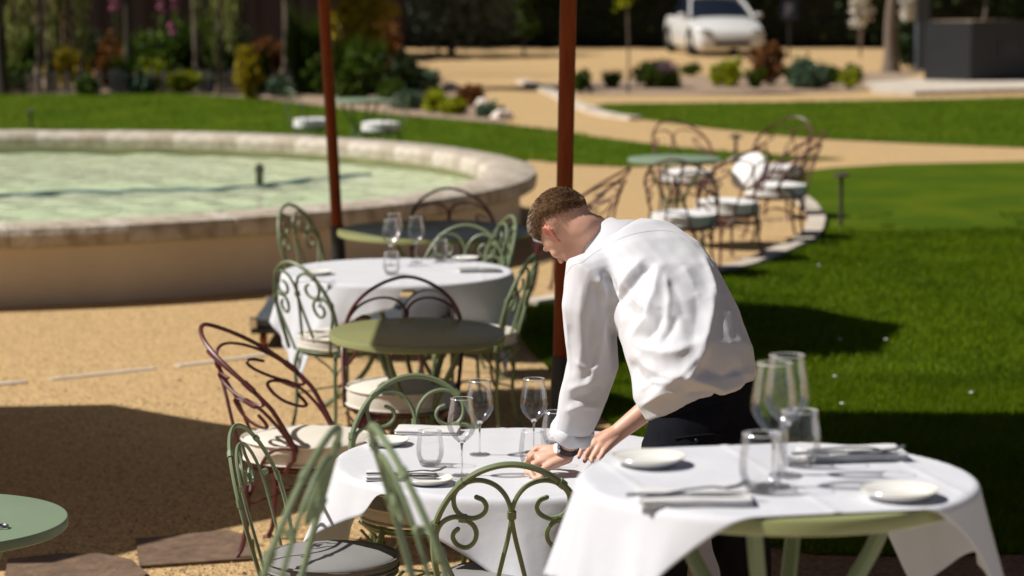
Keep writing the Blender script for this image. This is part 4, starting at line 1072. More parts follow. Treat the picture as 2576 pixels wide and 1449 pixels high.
# ------------------------------------------------------------------ planter, posts, sign, lamps
pc = G(2440, 213)
M['anthracite'] = simple('anthracite_planter', (.013, .0135, .0145), (.017, .0175, .0185), 3, .55)
pl = thing('planter_box', 'large square anthracite planter at right edge', 'planter', (pc.x, pc.y, .07))
e1 = Vector((-.80, .45, 0)); e2 = Vector((1.5, .75, 0)); H = 1.12
q = [Vector(), e2, e1 + e2, e1]
MB().prism([(p.x, p.y) for p in q], 0, H).build('box', M['anthracite'], pl, False)
qi = [q[0] * 1 + (e1 + e2) * .05, e2 + (e1 - e2) * .05, (e1 + e2) * .95, e1 + (e2 - e1) * .05]
MB().prism([(p.x, p.y) for p in qi], H, H + .02).build('soil', M['soil'], pl, False)
MB().box(tuple(e2 * .55 + Vector((.0, -.012, .62))), (.5, .02, .3), math.atan2(e2.y, e2.x)).build('plaque', M['black_metal'], pl, False)
pm = tag(thing('planter_plant', 'leafy plant growing out of the anthracite planter', 'plant', (pc.x + .35, pc.y + .6, 1.21)))
MB().tube(spline([(0, 0, 0), (.05, 0, .5), (0, 0, 1.2)], 4), .03, 6).build('stem', M['trunk'], pm)
link('leaves', crown_mesh('leaves', [(0, 0, .5, .6, .4, .35), (.2, 0, 1.2, .7, .5, .5), (.9, .2, .6, .5, .4, .5)], 1500, .12, 1.8, 55, .2, ), LM['dark'], pm)
o = MB().box((0, 0, 2.0), (.28, .28, 4.0), bev=.02).build('grey_pillar', simple('blue_grey_paint', (.06, .075, .09), None, 4, .5)); o.location = G(2318, 178); tag(o, 'blue-grey square pillar behind the planter', 'pillar')
M['sign_blue'] = simple('sign_blue', (.012, .022, .06), (.016, .026, .07), 3, .4); M['sign_white'] = simple('sign_white', (.22, .24, .28))  # blue and white darkened to put shade on the sign
sg = thing('parking_sign', 'small blue sign with white letter on a post right of car', 'sign', G(1984, 150))
MB().tube([(0, 0, 0), (0, 0, 1.35)], .025, 8).build('post', M['black_metal'], sg)
MB().box((0, -.03, 1.18), (.36, .015, .48), bev=.004).build('panel', M['sign_blue'], sg, False)
pp = MB().box((-.06, -.042, 1.18), (.05, .006, .3)); pp.lathe([(.055, -.003), (.10, -.003), (.10, .003), (.055, .003)], 14, (0, 0, 0), True, -math.pi / 2, math.pi / 2)
n0 = 8; pp.v = pp.v[:n0] + [(x - .04, -.042 + z, 1.23 + y) for x, y, z in pp.v[n0:]]
pp.build('letter', M['sign_white'], sg, False)
def lamp(label, px, py, h):
    t = thing('garden_light', label, 'light', G(px, py), group='garden path lights')
    MB().tube([(0, 0, 0), (0, 0, h)], .018, 8).build('post', M['trunk_dark'], t)
    MB().lathe([(0, h + .035), (.03, h + .03), (.075, h + .006), (.075, h - .006), (.02, h - .012), (.018, h - .03)], 16).build('shade', M['trunk_dark'], t)
lamp('slim brown garden light standing in the big lawn', 2115, 572, .46)
lamp('slim garden light on far lawn at left edge', 78, 328, .26)
lamp('slim garden light behind far seating group', 1850, 452, .46)

# ------------------------------------------------------------------ parked car
M['car'] = simple('white_car_paint', (.62, .62, .61), (.66, .66, .65), 1, .22, spec=.6); M['car_glass'] = simple('car_glass', (.008, .012, .02), None, 1, .06, spec=.8); M['tyre'] = simple('tyre', (.012, .012, .012), None, 6, .8)
M['lamp'] = simple('headlamp', (.55, .57, .60), (.7, .72, .75), 6, .08, metal=.8)
cp = G(1842, 143)
car = thing('parked_car', 'white car parked at the end of gravel drive, front toward camera', 'car', cp, math.radians(8))
def loft(secs, n=1):
    m = MB(); w = len(secs[0]); vs = [p for s in secs for p in s]
    fs = [(i * w + j, i * w + (j + 1) % w, (i + 1) * w + (j + 1) % w, (i + 1) * w + j) for i in range(len(secs) - 1) for j in range(w)]
    fs += [tuple(range(w))[::-1], tuple(range((len(secs) - 1) * w, len(secs) * w))]
    return m.add(vs, fs)
def csec(y, hw, zb, zs, zt, crown=.05):
    return [(-hw * .9, y, zb), (-hw, y, zb + .12), (-hw, y, zs), (-hw * .93, y, zt - .03), (-hw * .6, y, zt + crown * .7), (0, y, zt + crown), (hw * .6, y, zt + crown * .7), (hw * .93, y, zt - .03), (hw, y, zs), (hw, y, zb + .12), (hw * .9, y, zb), (0, y, zb)]
body = loft([csec(.0, .66, .24, .42, .52, .02), csec(.06, .78, .20, .48, .60, .03), csec(.25, .87, .18, .56, .70, .05), csec(.7, .90, .17, .64, .82, .06), csec(1.25, .91, .17, .70, .93, .05), csec(2.2, .91, .17, .72, .95, .0), csec(3.5, .90, .17, .74, .97, .0), csec(4.1, .86, .20, .76, .95, .0), csec(4.38, .76, .26, .66, .82, .0)])
body.build('body', M['car'], car, True, 38)
def gsec(y, hb, ht, zb, zt): return [(-hb, y, zb), (-ht, y, zt - .05), (-ht * .85, y, zt), (0, y, zt + .02), (ht * .85, y, zt), (ht, y, zt - .05), (hb, y, zb)]
loft([gsec(1.15, .80, .78, .90, .96), gsec(1.55, .82, .70, .92, 1.20), gsec(2.0, .82, .62, .93, 1.41), gsec(2.9, .82, .62, .93, 1.45), gsec(3.6, .80, .60, .93, 1.33), gsec(4.1, .76, .62, .92, 1.0)]).build('windows', M['car_glass'], car, True, 38)
loft([[(x, y, z + .012) for x, y, z in ((-.60, yy, zz), (-.5, yy, zz + .045), (0, yy, zz + .06), (.5, yy, zz + .045), (.60, yy, zz), (0, yy, zz - .01))] for yy, zz in ((1.98, 1.38), (2.3, 1.41), (2.9, 1.42), (3.5, 1.35))]).build('roof', M['car'], car, True, 40)
for s in (-1, 1):
    MB().tube([(s * .80, 1.2, .95), (s * .72, 1.6, 1.2), (s * .62, 2.02, 1.41)], .035, 6).build('pillar', M['car'], car)
    MB().ell((s * .66, .13, .60), (.19, .14, .075), Matrix.Rotation(s * .5, 3, 'Z')).build('headlight', M['lamp'], car)
    mi = MB().ell((s * .98, 1.42, .98), (.11, .07, .07)).build('mirror', M['car'], car)
    for y in (.82, 3.45):
        wh = MB().lathe([(.20, -.10), (.30, -.10), (.325, -.07), (.325, .07), (.30, .10), (.20, .10)], 28); wh.v = [(s * .82 + z, y + x, .325 + y2) for x, y2, z in wh.v]
        wq = wh.build('wheel', M['tyre'], car)
        rm = MB().lathe([(0, .03), (.05, .04), (.18, .085), (.20, .09), (.21, .0), (.0, .0)], 20); rm.v = [(s * (.82 + z), y + x, .325 + y2) for x, y2, z in rm.v]
        rm.build('rim', M['steel'], wq)
        ar = MB().lathe([(.33, 0), (.40, 0), (.40, .012), (.33, .012)], 24, (0, 0, 0), True); ar.v = [(s * (.905 + z), y + x, max(.2, .325 + y2)) for x, y2, z in ar.v]; ar.build('arch', M['tyre'], car)
MB().box((0, .02, .34), (.92, .05, .16), bev=.02).build('grille', M['black_metal'], car, False)
MB().box((0, .035, .52), (.7, .03, .035), bev=.008).build('badge_bar', M['steel'], car, False)

# ------------------------------------------------------------------ the waiter
def voxel(mb, size, smooth=2, factor=.5):
    me = bpy.data.meshes.new('tmp'); me.from_pydata(mb.v, [], mb.f); me.update()
    o = bpy.data.objects.new('tmp', me); COL.objects.link(o)
    r = o.modifiers.new('r', 'REMESH'); r.mode = 'VOXEL'; r.voxel_size = size
    if smooth:
        s = o.modifiers.new('s', 'SMOOTH'); s.factor = factor; s.iterations = smooth
    dg = bpy.context.evaluated_depsgraph_get(); dg.update()
    out = bpy.data.meshes.new_from_object(o.evaluated_get(dg))
    bpy.data.objects.remove(o); bpy.data.meshes.remove(me)
    out.polygons.foreach_set('use_smooth', np.ones(len(out.polygons), bool)); out.update()
    return out
def vget(me): a = np.empty(len(me.vertices) * 3, np.float32); me.vertices.foreach_get('co', a); return a.reshape(-1, 3).astype(float)
def vnorm(me): a = np.empty(len(me.vertices) * 3, np.float32); me.vertices.foreach_get('normal', a); return a.reshape(-1, 3).astype(float)
def vset(me, v): me.vertices.foreach_set('co', np.asarray(v, np.float32).ravel()); me.update()
def seg_dist(p, poly):
    """distance of 2-D points p to polyline, and position 0..1 along it"""
    best = np.full(len(p), 1e9); pos = np.zeros(len(p)); n = len(poly) - 1
    for i in range(n):
        a, b = np.array(poly[i], float), np.array(poly[i + 1], float); d = b - a
        t = np.clip(((p - a) @ d) / (d @ d + 1e-9), 0, 1); q = a + t[:, None] * d; dd = np.linalg.norm(p - q, axis=1)
        k = dd < best; best[k] = dd[k]; pos[k] = (i + t[k]) / n
    return best, pos
def basis(x, y, z): return Matrix(((x.x, y.x, z.x), (x.y, y.y, z.y), (x.z, y.z, z.z)))

hipL_px, hipR_px = (1715, 1190), (1835, 1185)
foot_l, foot_r = Vector((.42, 7.50, 0)), Vector((.72, 7.62, 0))
root_loc = (foot_l + foot_r) / 2
man = thing('person', 'waiter in white shirt and dark trousers bending over table, laying cutlery', 'person', root_loc)
RV = Vector((.90, .42, -.05)).normalized()           # his right
# spine
SP = [P(1768, 1105, 7.60), P(1762, 1010, 7.62), P(1742, 915, 7.66), P(1712, 825, 7.73), P(1672, 745, 7.81), P(1632, 678, 7.90), P(1590, 622, 7.97), P(1556, 590, 8.00)]
# head frame
hf = Vector((-.32, .48, -.82)).normalized(); hu0 = Vector((-.74, .44, .50)); hu = (hu0 - hf * hu0.dot(hf)).normalized(); hr = hf.cross(hu).normalized()
HB = basis(hr, hf, hu); HC = P(1427, 572, 8.02)
def H(x, y, z): return HC + HB @ Vector((x, y, z))
LS, LE, LW = P(1478, 700, 7.80), P(1492, 915, 7.83), P(1424, 1140, 8.00)
RS, RE, RW = P(1738, 690, 8.02), P(1722, 955, 8.16), P(1552, 1090, 8.13)

sk = MB()
HD = MB()
HD.ell(H(0, -.012, .030), (.077, .100, .090), HB, 28, 18)                 # cranium
HD.ell(H(0, .030, .005), (.068, .072, .075), HB, 24, 14)
HD.ell(H(0, .038, -.050), (.057, .058, .068), HB, 22, 14)                 # jaw
HD.ell(H(0, .072, -.098), (.026, .024, .020), HB)                          # chin
HD.ell(H(0, .090, .022), (.050, .016, .013), HB)                           # brow
HD.tube([H(0, .096, .018), H(0, .110, -.012), H(0, .117, -.026)], [.006, .0085, .0105], 12, round_ends=True)
HD.ell(H(.012, .103, -.030), (.007, .008, .006), HB); HD.ell(H(-.012, .103, -.030), (.007, .008, .006), HB)
HD.ell(H(0, .088, -.055), (.024, .011, .007), HB); HD.ell(H(0, .086, -.067), (.021, .011, .008), HB)
for s in (-1, 1):
    HD.ell(H(s * .040, .066, -.020), (.022, .024, .024), HB)              # cheekbones
    e = [(s * .075, .006, -.034), (s * .082, .000, -.020), (s * .089, -.014, .004), (s * .090, -.016, .022), (s * .086, -.004, .033), (s * .080, .010, .026), (s * .077, .012, .010)]
    HD.tube([H(*p) for p in spline(e, 4)], .0052, 7, round_ends=True)      # ear helix
    HD.ell(H(s * .080, -.003, .004), (.0045, .013, .026), HB @ Matrix.Rotation(s * .35, 3, 'Z'))
    HD.ell(H(s * .077, .005, -.030), (.006, .008, .010), HB)              # lobe
    HD.ell(H(s * .078, .012, .000), (.005, .004, .007), HB)
sk.v, sk.f = list(HD.v), list(HD.f)
NB = P(1552, 622, 7.99)
CT = P(1500, 590, 8.02)
sk.tube(spline([H(0, -.025, .0), H(0, -.035, -.055), CT, NB, SP[5]], 4), np.interp(np.linspace(0, 4, 17), [0, 1, 2, 3, 4], [.055, .056, .060, .064, .07]), 32, round_ends=True)
for i in range(7, 0, -1): pass
sk.tube(spline(SP[:7], 2), np.interp(np.linspace(0, 6, 13), range(7), [.105, .105, .105, .105, .10, .085, .055]), 28, round_ends=True)
def limb(a, b, c, ra, rb, rc, mid1=None, mid2=None):
    p = [a, a.lerp(b, .35), a.lerp(b, .7), b, b.lerp(c, .3), b.lerp(c, .65), c]
    r = [ra, ra * .97, rb * 1.06, rb, rb * 1.04, (rb + rc) / 2 * .95, rc]
    sk.tube(spline(p, 3), np.interp(np.linspace(0, 6, 19), range(7), r), 28, round_ends=True)
limb(LS, LE, LW, .056, .043, .0285); limb(RS, RE, RW, .056, .043, .0285)
sk.tube([LS, SP[5]], .06, 12, round_ends=True); sk.tube([RS, SP[5]], .06, 12, round_ends=True)
# hands: palm, four fingers of unequal length, thumb from the side of the palm near the wrist
def hand(wr, kn, side_tips, thumb):
    kc = sum(kn, Vector()) / 4
    for k, rr in zip(kn, (.0125, .013, .0125, .0115)):
        sk.tube([wr + (k - kc) * .45, wr.lerp(k, .55) + (k - kc) * .1, k], [.0165, .0155, rr], 16, round_ends=True)
    sk.tube([wr, wr.lerp(kc, .5), wr.lerp(kc, .85)], [.0265, .0235, .018], 12, round_ends=True)
    for f, (k, pts) in enumerate(zip(kn, side_tips)):
        r0 = (.0098, .0102, .0096, .0086)[f]
        sk.tube([k.lerp(wr, .15), k] + pts, [r0 * 1.1, r0 * 1.08] + [r0 * .98, r0 * .9, r0 * .78][:len(pts)], 10, round_ends=True)
    sk.tube(thumb, [.0165, .0135, .0115, .0092][:len(thumb)], 10, round_ends=True)
TBL = .748
L = P
lk = [L(1352, 1128, 8.04), L(1340, 1147, 8.01), L(1345, 1168, 7.975), L(1360, 1186, 7.945)]
def fz(v, z): return Vector((v.x, v.y, z))
lf = [[L(1330, 1146, 8.03), L(1326, 1172, 8.00), fz(L(1338, 1190, 7.985), TBL + .008)],
      [L(1322, 1165, 7.98), L(1326, 1190, 7.95), fz(L(1342, 1203, 7.935), TBL + .008)],
      [L(1334, 1186, 7.945), L(1345, 1205, 7.92), fz(L(1362, 1213, 7.905), TBL + .008)],
      [L(1360, 1202, 7.92), L(1372, 1214, 7.90), fz(L(1386, 1217, 7.89), TBL + .008)]]
hand(LW, lk, lf, [L(1405, 1138, 8.03), L(1385, 1130, 8.075), L(1362, 1138, 8.095), L(1345, 1152, 8.09)])
rk = [L(1492, 1103, 8.10), L(1497, 1116, 8.08), L(1507, 1127, 8.065), L(1521, 1134, 8.055)]
rf = [[L(1474, 1118, 8.09), L(1462, 1134, 8.075), L(1456, 1150, 8.06)],
      [L(1482, 1132, 8.06), L(1473, 1146, 8.045), L(1471, 1160, 8.035)],
      [L(1497, 1142, 8.05), L(1490, 1152, 8.04), L(1489, 1161, 8.03)],
      [L(1514, 1146, 8.045), L(1508, 1154, 8.035), L(1507, 1161, 8.03)]]
hand(RW, rk, rf, [L(1535, 1098, 8.12), L(1510, 1096, 8.14), L(1488, 1112, 8.14), L(1474, 1130, 8.125)])
# legs inside the trousers, down to the shoes
HL, HRt = SP[0] - RV * .09 + Vector((0, 0, -.02)), SP[0] + RV * .09 + Vector((0, 0, -.02))
KL, KR = Vector((foot_l.x + .02, foot_l.y + .06, .50)), Vector((foot_r.x - .01, foot_r.y + .06, .50))
for h, k, f in ((HL, KL, foot_l), (HRt, KR, foot_r)):
    sk.tube([h, h.lerp(k, .5), k, k.lerp(Vector((f.x, f.y, .08)), .4), Vector((f.x, f.y, .08))], [.085, .075, .055, .055, .038], 12, round_ends=True)
body = voxel(sk, .0040, 5, .5)
import bmesh
def relax(me, mask, it, fac=.5):
    b_ = bmesh.new(); b_.from_mesh(me); b_.verts.ensure_lookup_table()
    vs_ = [b_.verts[i] for i in np.nonzero(mask)[0]]
    for _ in range(it): bmesh.ops.smooth_vert(b_, verts=vs_, factor=fac, use_axis_x=True, use_axis_y=True, use_axis_z=True)
    b_.to_mesh(me); b_.free()
_l = (vget(body) - np.array(HC)) @ np.array(HB)
nape = (np.abs(_l[:, 0]) < .075) & (_l[:, 2] < .012) & (_l[:, 2] > -.15) & (_l[:, 1] < .012) & (np.linalg.norm(_l, axis=1) < .19)
relax(body, nape, 70)
jaw = (_l[:, 2] < -.035) & (_l[:, 2] > -.14) & (_l[:, 1] < .06) & (_l[:, 1] > -.03) & (np.linalg.norm(_l, axis=1) < .17) & (np.abs(_l[:, 0]) < .074)
relax(body, jaw, 25)
v = vget(body) - np.array(root_loc); 
# colour attribute: cropped hair stubble on the shaved sides (1 = stubble)
vw = v + np.array(root_loc); loc = (vw - np.array(HC)) @ np.array(HB)     # head-local coordinates
x, y, z = loc[:, 0], loc[:, 1], loc[:, 2]
rad = np.sqrt((x / .077) ** 2 + ((y + .012) / .10) ** 2 + ((z - .03) / .09) ** 2)
scalp = (rad > .9) & (rad < 1.2) & (z > -.055 - .3 * np.clip(y, -.2, .0) * 0) & (y < .055 + .35 * (z - .03)) & (np.abs(x) < .0835)
low = np.clip((z + .02 + .25 * np.clip(-y - .03, 0, .08)) / .07, 0, 1)
stub = np.where(scalp, low, 0.0)
ear = ((np.abs(x) > .0775) & (np.abs(y) < .03) & (z < .045) & (z > -.05)).astype(float)
at_ = body.attributes.new('stubble', 'FLOAT', 'POINT'); at_.data.foreach_set('value', stub.astype(np.float32))
at_ = body.attributes.new('ear', 'FLOAT', 'POINT'); at_.data.foreach_set('value', ear.astype(np.float32))
vset(body, v)
def skin():
    m, nt, b = nmat('skin')
    src, nz, out = noise_col(nt, b, (.58, .32, .225), (.67, .405, .30), 9, detail=4)
    a1 = nt.nodes.new('ShaderNodeAttribute'); a1.attribute_name = 'stubble'
    a2 = nt.nodes.new('ShaderNodeAttribute'); a2.attribute_name = 'ear'
    n2 = nt.nodes.new('ShaderNodeTexNoise'); n2.inputs['Scale'].default_value = 900; nt.links.new(src, n2.inputs['Vector'])
    mu = nt.nodes.new('ShaderNodeMath'); mu.operation = 'MULTIPLY'; mu.inputs[1].default_value = .34; nt.links.new(a1.outputs['Fac'], mu.inputs[0])
    mx = nt.nodes.new('ShaderNodeMix'); mx.data_type = 'RGBA'; nt.links.new(mu.outputs[0], mx.inputs[0]); nt.links.new(out, mx.inputs[6]); mx.inputs[7].default_value = (.085, .05, .035, 1)
    m3 = nt.nodes.new('ShaderNodeMath'); m3.operation = 'MULTIPLY'; m3.inputs[1].default_value = .8; nt.links.new(a2.outputs['Fac'], m3.inputs[0])
    mx2 = nt.nodes.new('ShaderNodeMix'); mx2.data_type = 'RGBA'; nt.links.new(m3.outputs[0], mx2.inputs[0]); nt.links.new(mx.outputs[2], mx2.inputs[6]); mx2.inputs[7].default_value = (.62, .19, .14, 1)
    nt.links.new(mx2.outputs[2], b.inputs['Base Color'])
    b.inputs['Roughness'].default_value = .5; b.inputs['Subsurface Weight'].default_value = .25
    b.inputs['Subsurface Radius'].default_value = (.010, .004, .002); b.inputs['Subsurface Scale'].default_value = .6
    bump(nt, b, src, 220, .12, .002)
    return m
M['skin'] = skin()
link('body', body, M['skin'], man)
def local(mb): mb.v = [(a - root_loc.x, b - root_loc.y, c - root_loc.z) for a, b, c in mb.v]; return mb
# eyes and brows
for s in (-1, 1):
    local(MB().ell(H(s * .031, .083, -.002), (.0115, .0075, .0055), HB)).build('eye', simple('eye_white', (.16, .12, .10), None, 5, .6, spec=.1), man)
# nails
# hair: thousands of short tapered strands rooted on the scalp
M['hair'] = simple('brown_hair', (.10, .050, .021), (.34, .20, .10), 40, .42, stretch=(1, 1, 1))
rs = np.random.default_rng(5); n = 30000
n = 48000; d = rs.normal(size=(n, 3)); d /= np.linalg.norm(d, axis=1)[:, None]
c0 = np.array([0, -.012, .030]); rr = np.array([.077, .100, .090])
pt = c0 + d * rr * 1.0
zz = pt[:, 2]; yy = pt[:, 1]
line = .028 + .05 * np.clip((-yy - .03) / .08, -1, 1) * -1 * 0 + .0
top = np.clip((zz - (.036 + .10 * np.clip(yy, -.03, .04) * 0 - .85 * np.clip(-yy - .03, 0, .09))) / .05, 0, 1)
front = (yy < .074 + .15 * (zz - .05)) | (zz > .085)
keep = (zz > .0 - .8 * np.clip(-yy - .02, 0, .1)) & front & (rs.uniform(size=n) < .05 + 1.0 * top ** .8) & (yy < .084)
pt, d, top = pt[keep], d[keep], top[keep]; m_ = len(pt)
nrm = d / rr; nrm /= np.linalg.norm(nrm, axis=1)[:, None]
grow = nrm * .62 + np.array([0, .62, .28]) * np.clip(top, .2, 1)[:, None] + rs.normal(0, .10, (m_, 3))
grow /= np.linalg.norm(grow, axis=1)[:, None]
ln = (.003 + .021 * top ** 1.2 * (1 + .5 * np.clip((pt[:, 1] - .0) / .08, -.6, 1))) * rs.uniform(.6, 1.2, m_)
side = np.cross(grow, nrm + rs.normal(0, .3, (m_, 3))); side /= np.linalg.norm(side, axis=1)[:, None]
w = .0007
flop = np.array([0, .35, -.25]) * (ln * .5)[:, None]
mid = pt + grow * (ln * .55)[:, None]; tip = pt + grow * ln[:, None] + flop + nrm * (ln * -.12)[:, None]
root = pt - nrm * .003
V5 = np.stack([root - side * w, root + side * w, mid + side * w * .9, tip, mid - side * w * .9], 1).reshape(-1, 3)
V5 = V5 @ np.array(HB).T + np.array(HC) - np.array(root_loc)
hair = link('hair', mesh_np('hair', V5, np.arange(m_ * 5).reshape(-1, 5), True), M['hair'], man)
eb = []
for s in (-1, 1):
    q = MB().tube([H(s * .014, .102, .020), H(s * .030, .099, .026), H(s * .046, .086, .022)], [.003, .0035, .002], 6, round_ends=True); local(q).build('eyebrow', M['hair'], man)

# shirt -------------------------------------------------------------
sh = MB()
def ring_loft(secs, n=28):
    """secs: (centre, right vec, half width, normal vec, half depth, squareness)"""
    vs = []; fs = []
    for c, r, a, nn, b, sq in secs:
        for k in range(n):
            t = 2 * math.pi * k / n; ct, st = math.cos(t), math.sin(t)
            e = 2 / sq; x = math.copysign(abs(ct) ** e, ct); y = math.copysign(abs(st) ** e, st)
            vs.append(c + r * (a * x) + nn * (b * y))
    m = len(secs)
    for i in range(m - 1):
        for k in range(n): fs.append((i * n + k, i * n + (k + 1) % n, (i + 1) * n + (k + 1) % n, (i + 1) * n + k))
    fs += [tuple(range(n))[::-1], tuple(range((m - 1) * n, m * n))]
    return vs, fs
ax = [(SP[min(7, i + 1)] - SP[max(0, i - 1)]).normalized() for i in range(8)]
def nrm_at(i):
    r = (RV - ax[i] * RV.dot(ax[i])).normalized(); return r, ax[i].cross(r).normalized()
wid = [.178, .178, .188, .186, .190, .196, .165, .085]; dep = [.135, .140, .160, .155, .145, .130, .105, .068]; sq = [2.2, 2.3, 2.4, 2.4, 2.5, 2.6, 2.3, 2.0]
secs = []
for i in range(8):
    r, nn = nrm_at(i); c = SP[i] + (Vector((0, 0, .028)) if i == 0 else Vector())
    if i == 0: continue
    secs.append((c, r, wid[i], nn, dep[i], sq[i]))
hem_r, hem_n = nrm_at(1)
hem_t = (hem_r + Vector((0, 0, .20))).normalized()
secs[0] = (P(1748, 972, 7.63), (hem_r + Vector((0, 0, .08))).normalized(), .187, hem_n, .152, 2.4)
secs.insert(0, (P(1756, 1022, 7.61), hem_t, .160, hem_n, .122, 2.2))
sh.add(*ring_loft(secs))
sh.tube([SP[5], SP[5].lerp(LS, .55), LS, LS.lerp(LE, .3), LS.lerp(LE, .65), LE, LE.lerp(LW, .3), LE.lerp(LW, .62), LE.lerp(LW, .74)], [.095, .092, .086, .084, .081, .081, .076, .067, .060], 20, round_ends=True)
sh.tube([SP[5], SP[5].lerp(RS, .55), RS, RS.lerp(RE, .35), RS.lerp(RE, .7), RE, RE.lerp(RW, .2), RE.lerp(RW, .40)], [.10, .097, .088, .083, .078, .076, .07, .062], 20, round_ends=True)
shirt = voxel(sh, .0055, 7, .5)
v = vget(shirt); nv = vnorm(shirt); pp = project(v)
def C5(pts): return [(1257.8 + a * .5208, 419.3 + b * .5208) for a, b in pts]
FOLDS = [  # (polyline on the back, amplitude m, width m)
    (C5([(745, 470), (690, 505), (630, 580), (575, 640), (545, 665)]), -.022, .022), (C5([(700, 440), (620, 520), (570, 590), (540, 640)]), .012, .020), (C5([(760, 490), (745, 600), (705, 720), (640, 830)]), .014, .020),
    (C5([(600, 660), (660, 720), (720, 720)]), -.010, .02), (C5([(640, 835), (700, 880), (780, 900), (860, 895), (930, 860)]), .012, .020), (C5([(700, 840), (760, 780), (790, 710)]), -.014, .018), (C5([(790, 840), (835, 780), (860, 720)]), -.012, .016),
    (C5([(1025, 600), (1020, 700), (1000, 810), (955, 920), (880, 1010), (780, 1080), (660, 1170)]), .018, .026), (C5([(940, 560), (955, 700), (930, 860)]), -.008, .034),
    (C5([(650, 880), (700, 960), (790, 1010), (880, 1030)]), .014, .02), (C5([(640, 940), (690, 1030), (760, 1060)]), -.012, .02), (C5([(880, 1020), (960, 1040), (1080, 1085), (1200, 1040)]), .014, .022), (C5([(960, 960), (1080, 1010), (1180, 960)]), -.016, .035),
    (C5([(1060, 660), (1110, 850), (1150, 1000)]), .004, .04), (C5([(1090, 800), (1130, 930), (1170, 1010)]), -.006, .03),
    (C5([(560, 540), (540, 650), (560, 780), (565, 900), (555, 980)]), -.016, .016), (C5([(590, 700), (620, 850), (640, 960)]), .010, .02), (C5([(470, 530), (500, 590), (520, 660)]), .009, .013), (C5([(510, 510), (540, 570), (550, 620)]), -.010, .012), (C5([(450, 560), (465, 640), (470, 740)]), -.009, .016),
    (C5([(400, 560), (390, 700), (400, 850), (380, 1000)]), .008, .02), (C5([(440, 700), (430, 850), (450, 1000)]), -.008, .02), (C5([(500, 760), (490, 880), (440, 1020), (400, 1110)]), .009, .018), (C5([(340, 760), (330, 900), (350, 1020)]), -.007, .02),
    (C5([(330, 1080), (420, 1040), (520, 1000)]), .007, .013), (C5([(340, 1130), (430, 1100), (500, 1060)]), -.007, .012), (C5([(320, 1180), (400, 1150), (480, 1160)]), .007, .012),
    (C5([(600, 560), (650, 640), (700, 690)]), .006, .009), (C5([(680, 600), (720, 660), (780, 690)]), .005, .008), (C5([(800, 520), (815, 640), (800, 760)]), .005, .012), (C5([(1000, 860), (960, 960), (900, 1040)]), .006, .009), (C5([(680, 1080), (740, 1040), (820, 1050)]), .007, .009), (C5([(700, 1150), (780, 1100), (880, 1085)]), .007, .009), (C5([(900, 1090), (1000, 1080), (1060, 1095)]), -.006, .008),
    (C5([(300, 620), (330, 760), (330, 900)]), .005, .010), (C5([(470, 860), (450, 960), (400, 1040)]), -.005, .009), (C5([(360, 940), (430, 980), (520, 960)]), .005, .009), (C5([(520, 700), (500, 800), (520, 900)]), .005, .010), (C5([(980, 420), (1010, 520), (1040, 620)]), .005, .012),
    (C5([(650, 480), (720, 470), (800, 500)]), .006, .02), (C5([(880, 480), (930, 560), (960, 640)]), .007, .025), (C5([(820, 540), (870, 640), (890, 740)]), -.007, .03), (C5([(1000, 480), (1030, 560), (1050, 640)]), .006, .02),
]
facing = np.clip(-nv[:, 1] * 1.6 + .3, 0, 1)
disp = np.zeros(len(v))
for pl_, A, wd in FOLDS:
    A = A * (.72 if wd >= .016 else 1.25)
    dd, t = seg_dist(pp, pl_); dd = dd / 830.0
    disp += A * (.45 * np.exp(-(dd / wd) ** 2) + .65 * np.exp(-dd / (wd * .55))) * np.clip(np.minimum(t, 1 - t) * 5 + .25, 0, 1)
disp *= facing
# general crumple everywhere, stronger near waist and elbows
from mathutils import noise as mn
crumple = np.array([mn.noise(Vector((a * 9, b * 9, c * 5))) * .003 + mn.noise(Vector((a * 23 + 5, b * 23, c * 12))) * .0022 for a, b, c in v])
disp = disp * 1.1 + crumple
v2 = v + nv * disp[:, None]
vset(shirt, v2)
# tuck the shirt under the collar
nax = Vector((-.66, .26, .62)).normalized(); cc = CT - nax * .004
q_ = v2 - np.array(cc); t_ = q_ @ np.array(nax); rv_ = q_ - t_[:, None] * np.array(nax); rr_ = np.linalg.norm(rv_, axis=1)
rc_ = np.interp(t_, [-.060, -.048, -.012, .004, .03], [.108, .108, .074, .062, .04]) - .007
k_ = (t_ > -.062) & (rr_ > rc_) & (rr_ < .16) & (t_ < .08)
w_ = np.clip((t_ + .066) / .008, 0, 1) * np.clip((.16 - rr_) / .03, 0, 1)
v2 = np.where(k_[:, None], v2 - rv_ * ((1 - rc_ / np.maximum(rr_, 1e-6)) * w_)[:, None], v2)
vset(shirt, v2)
# relax once so ridges stay cloth-like
bmm = bmesh.new(); bmm.from_mesh(shirt)
for _ in range(2): bmesh.ops.smooth_vert(bmm, verts=bmm.verts, factor=.5, use_axis_x=True, use_axis_y=True, use_axis_z=True)
bmm.to_mesh(shirt); bmm.free()
vset(shirt, vget(shirt) - np.array(root_loc))
M['shirt'] = simple('white_shirt', (.60, .605, .65), (.65, .655, .69), 4, .78, sheen=.2, bmp=(160, .18, .002))
shirt.polygons.foreach_set('use_smooth', np.ones(len(shirt.polygons), bool))
so = link('shirt', shirt, M['shirt'], man)
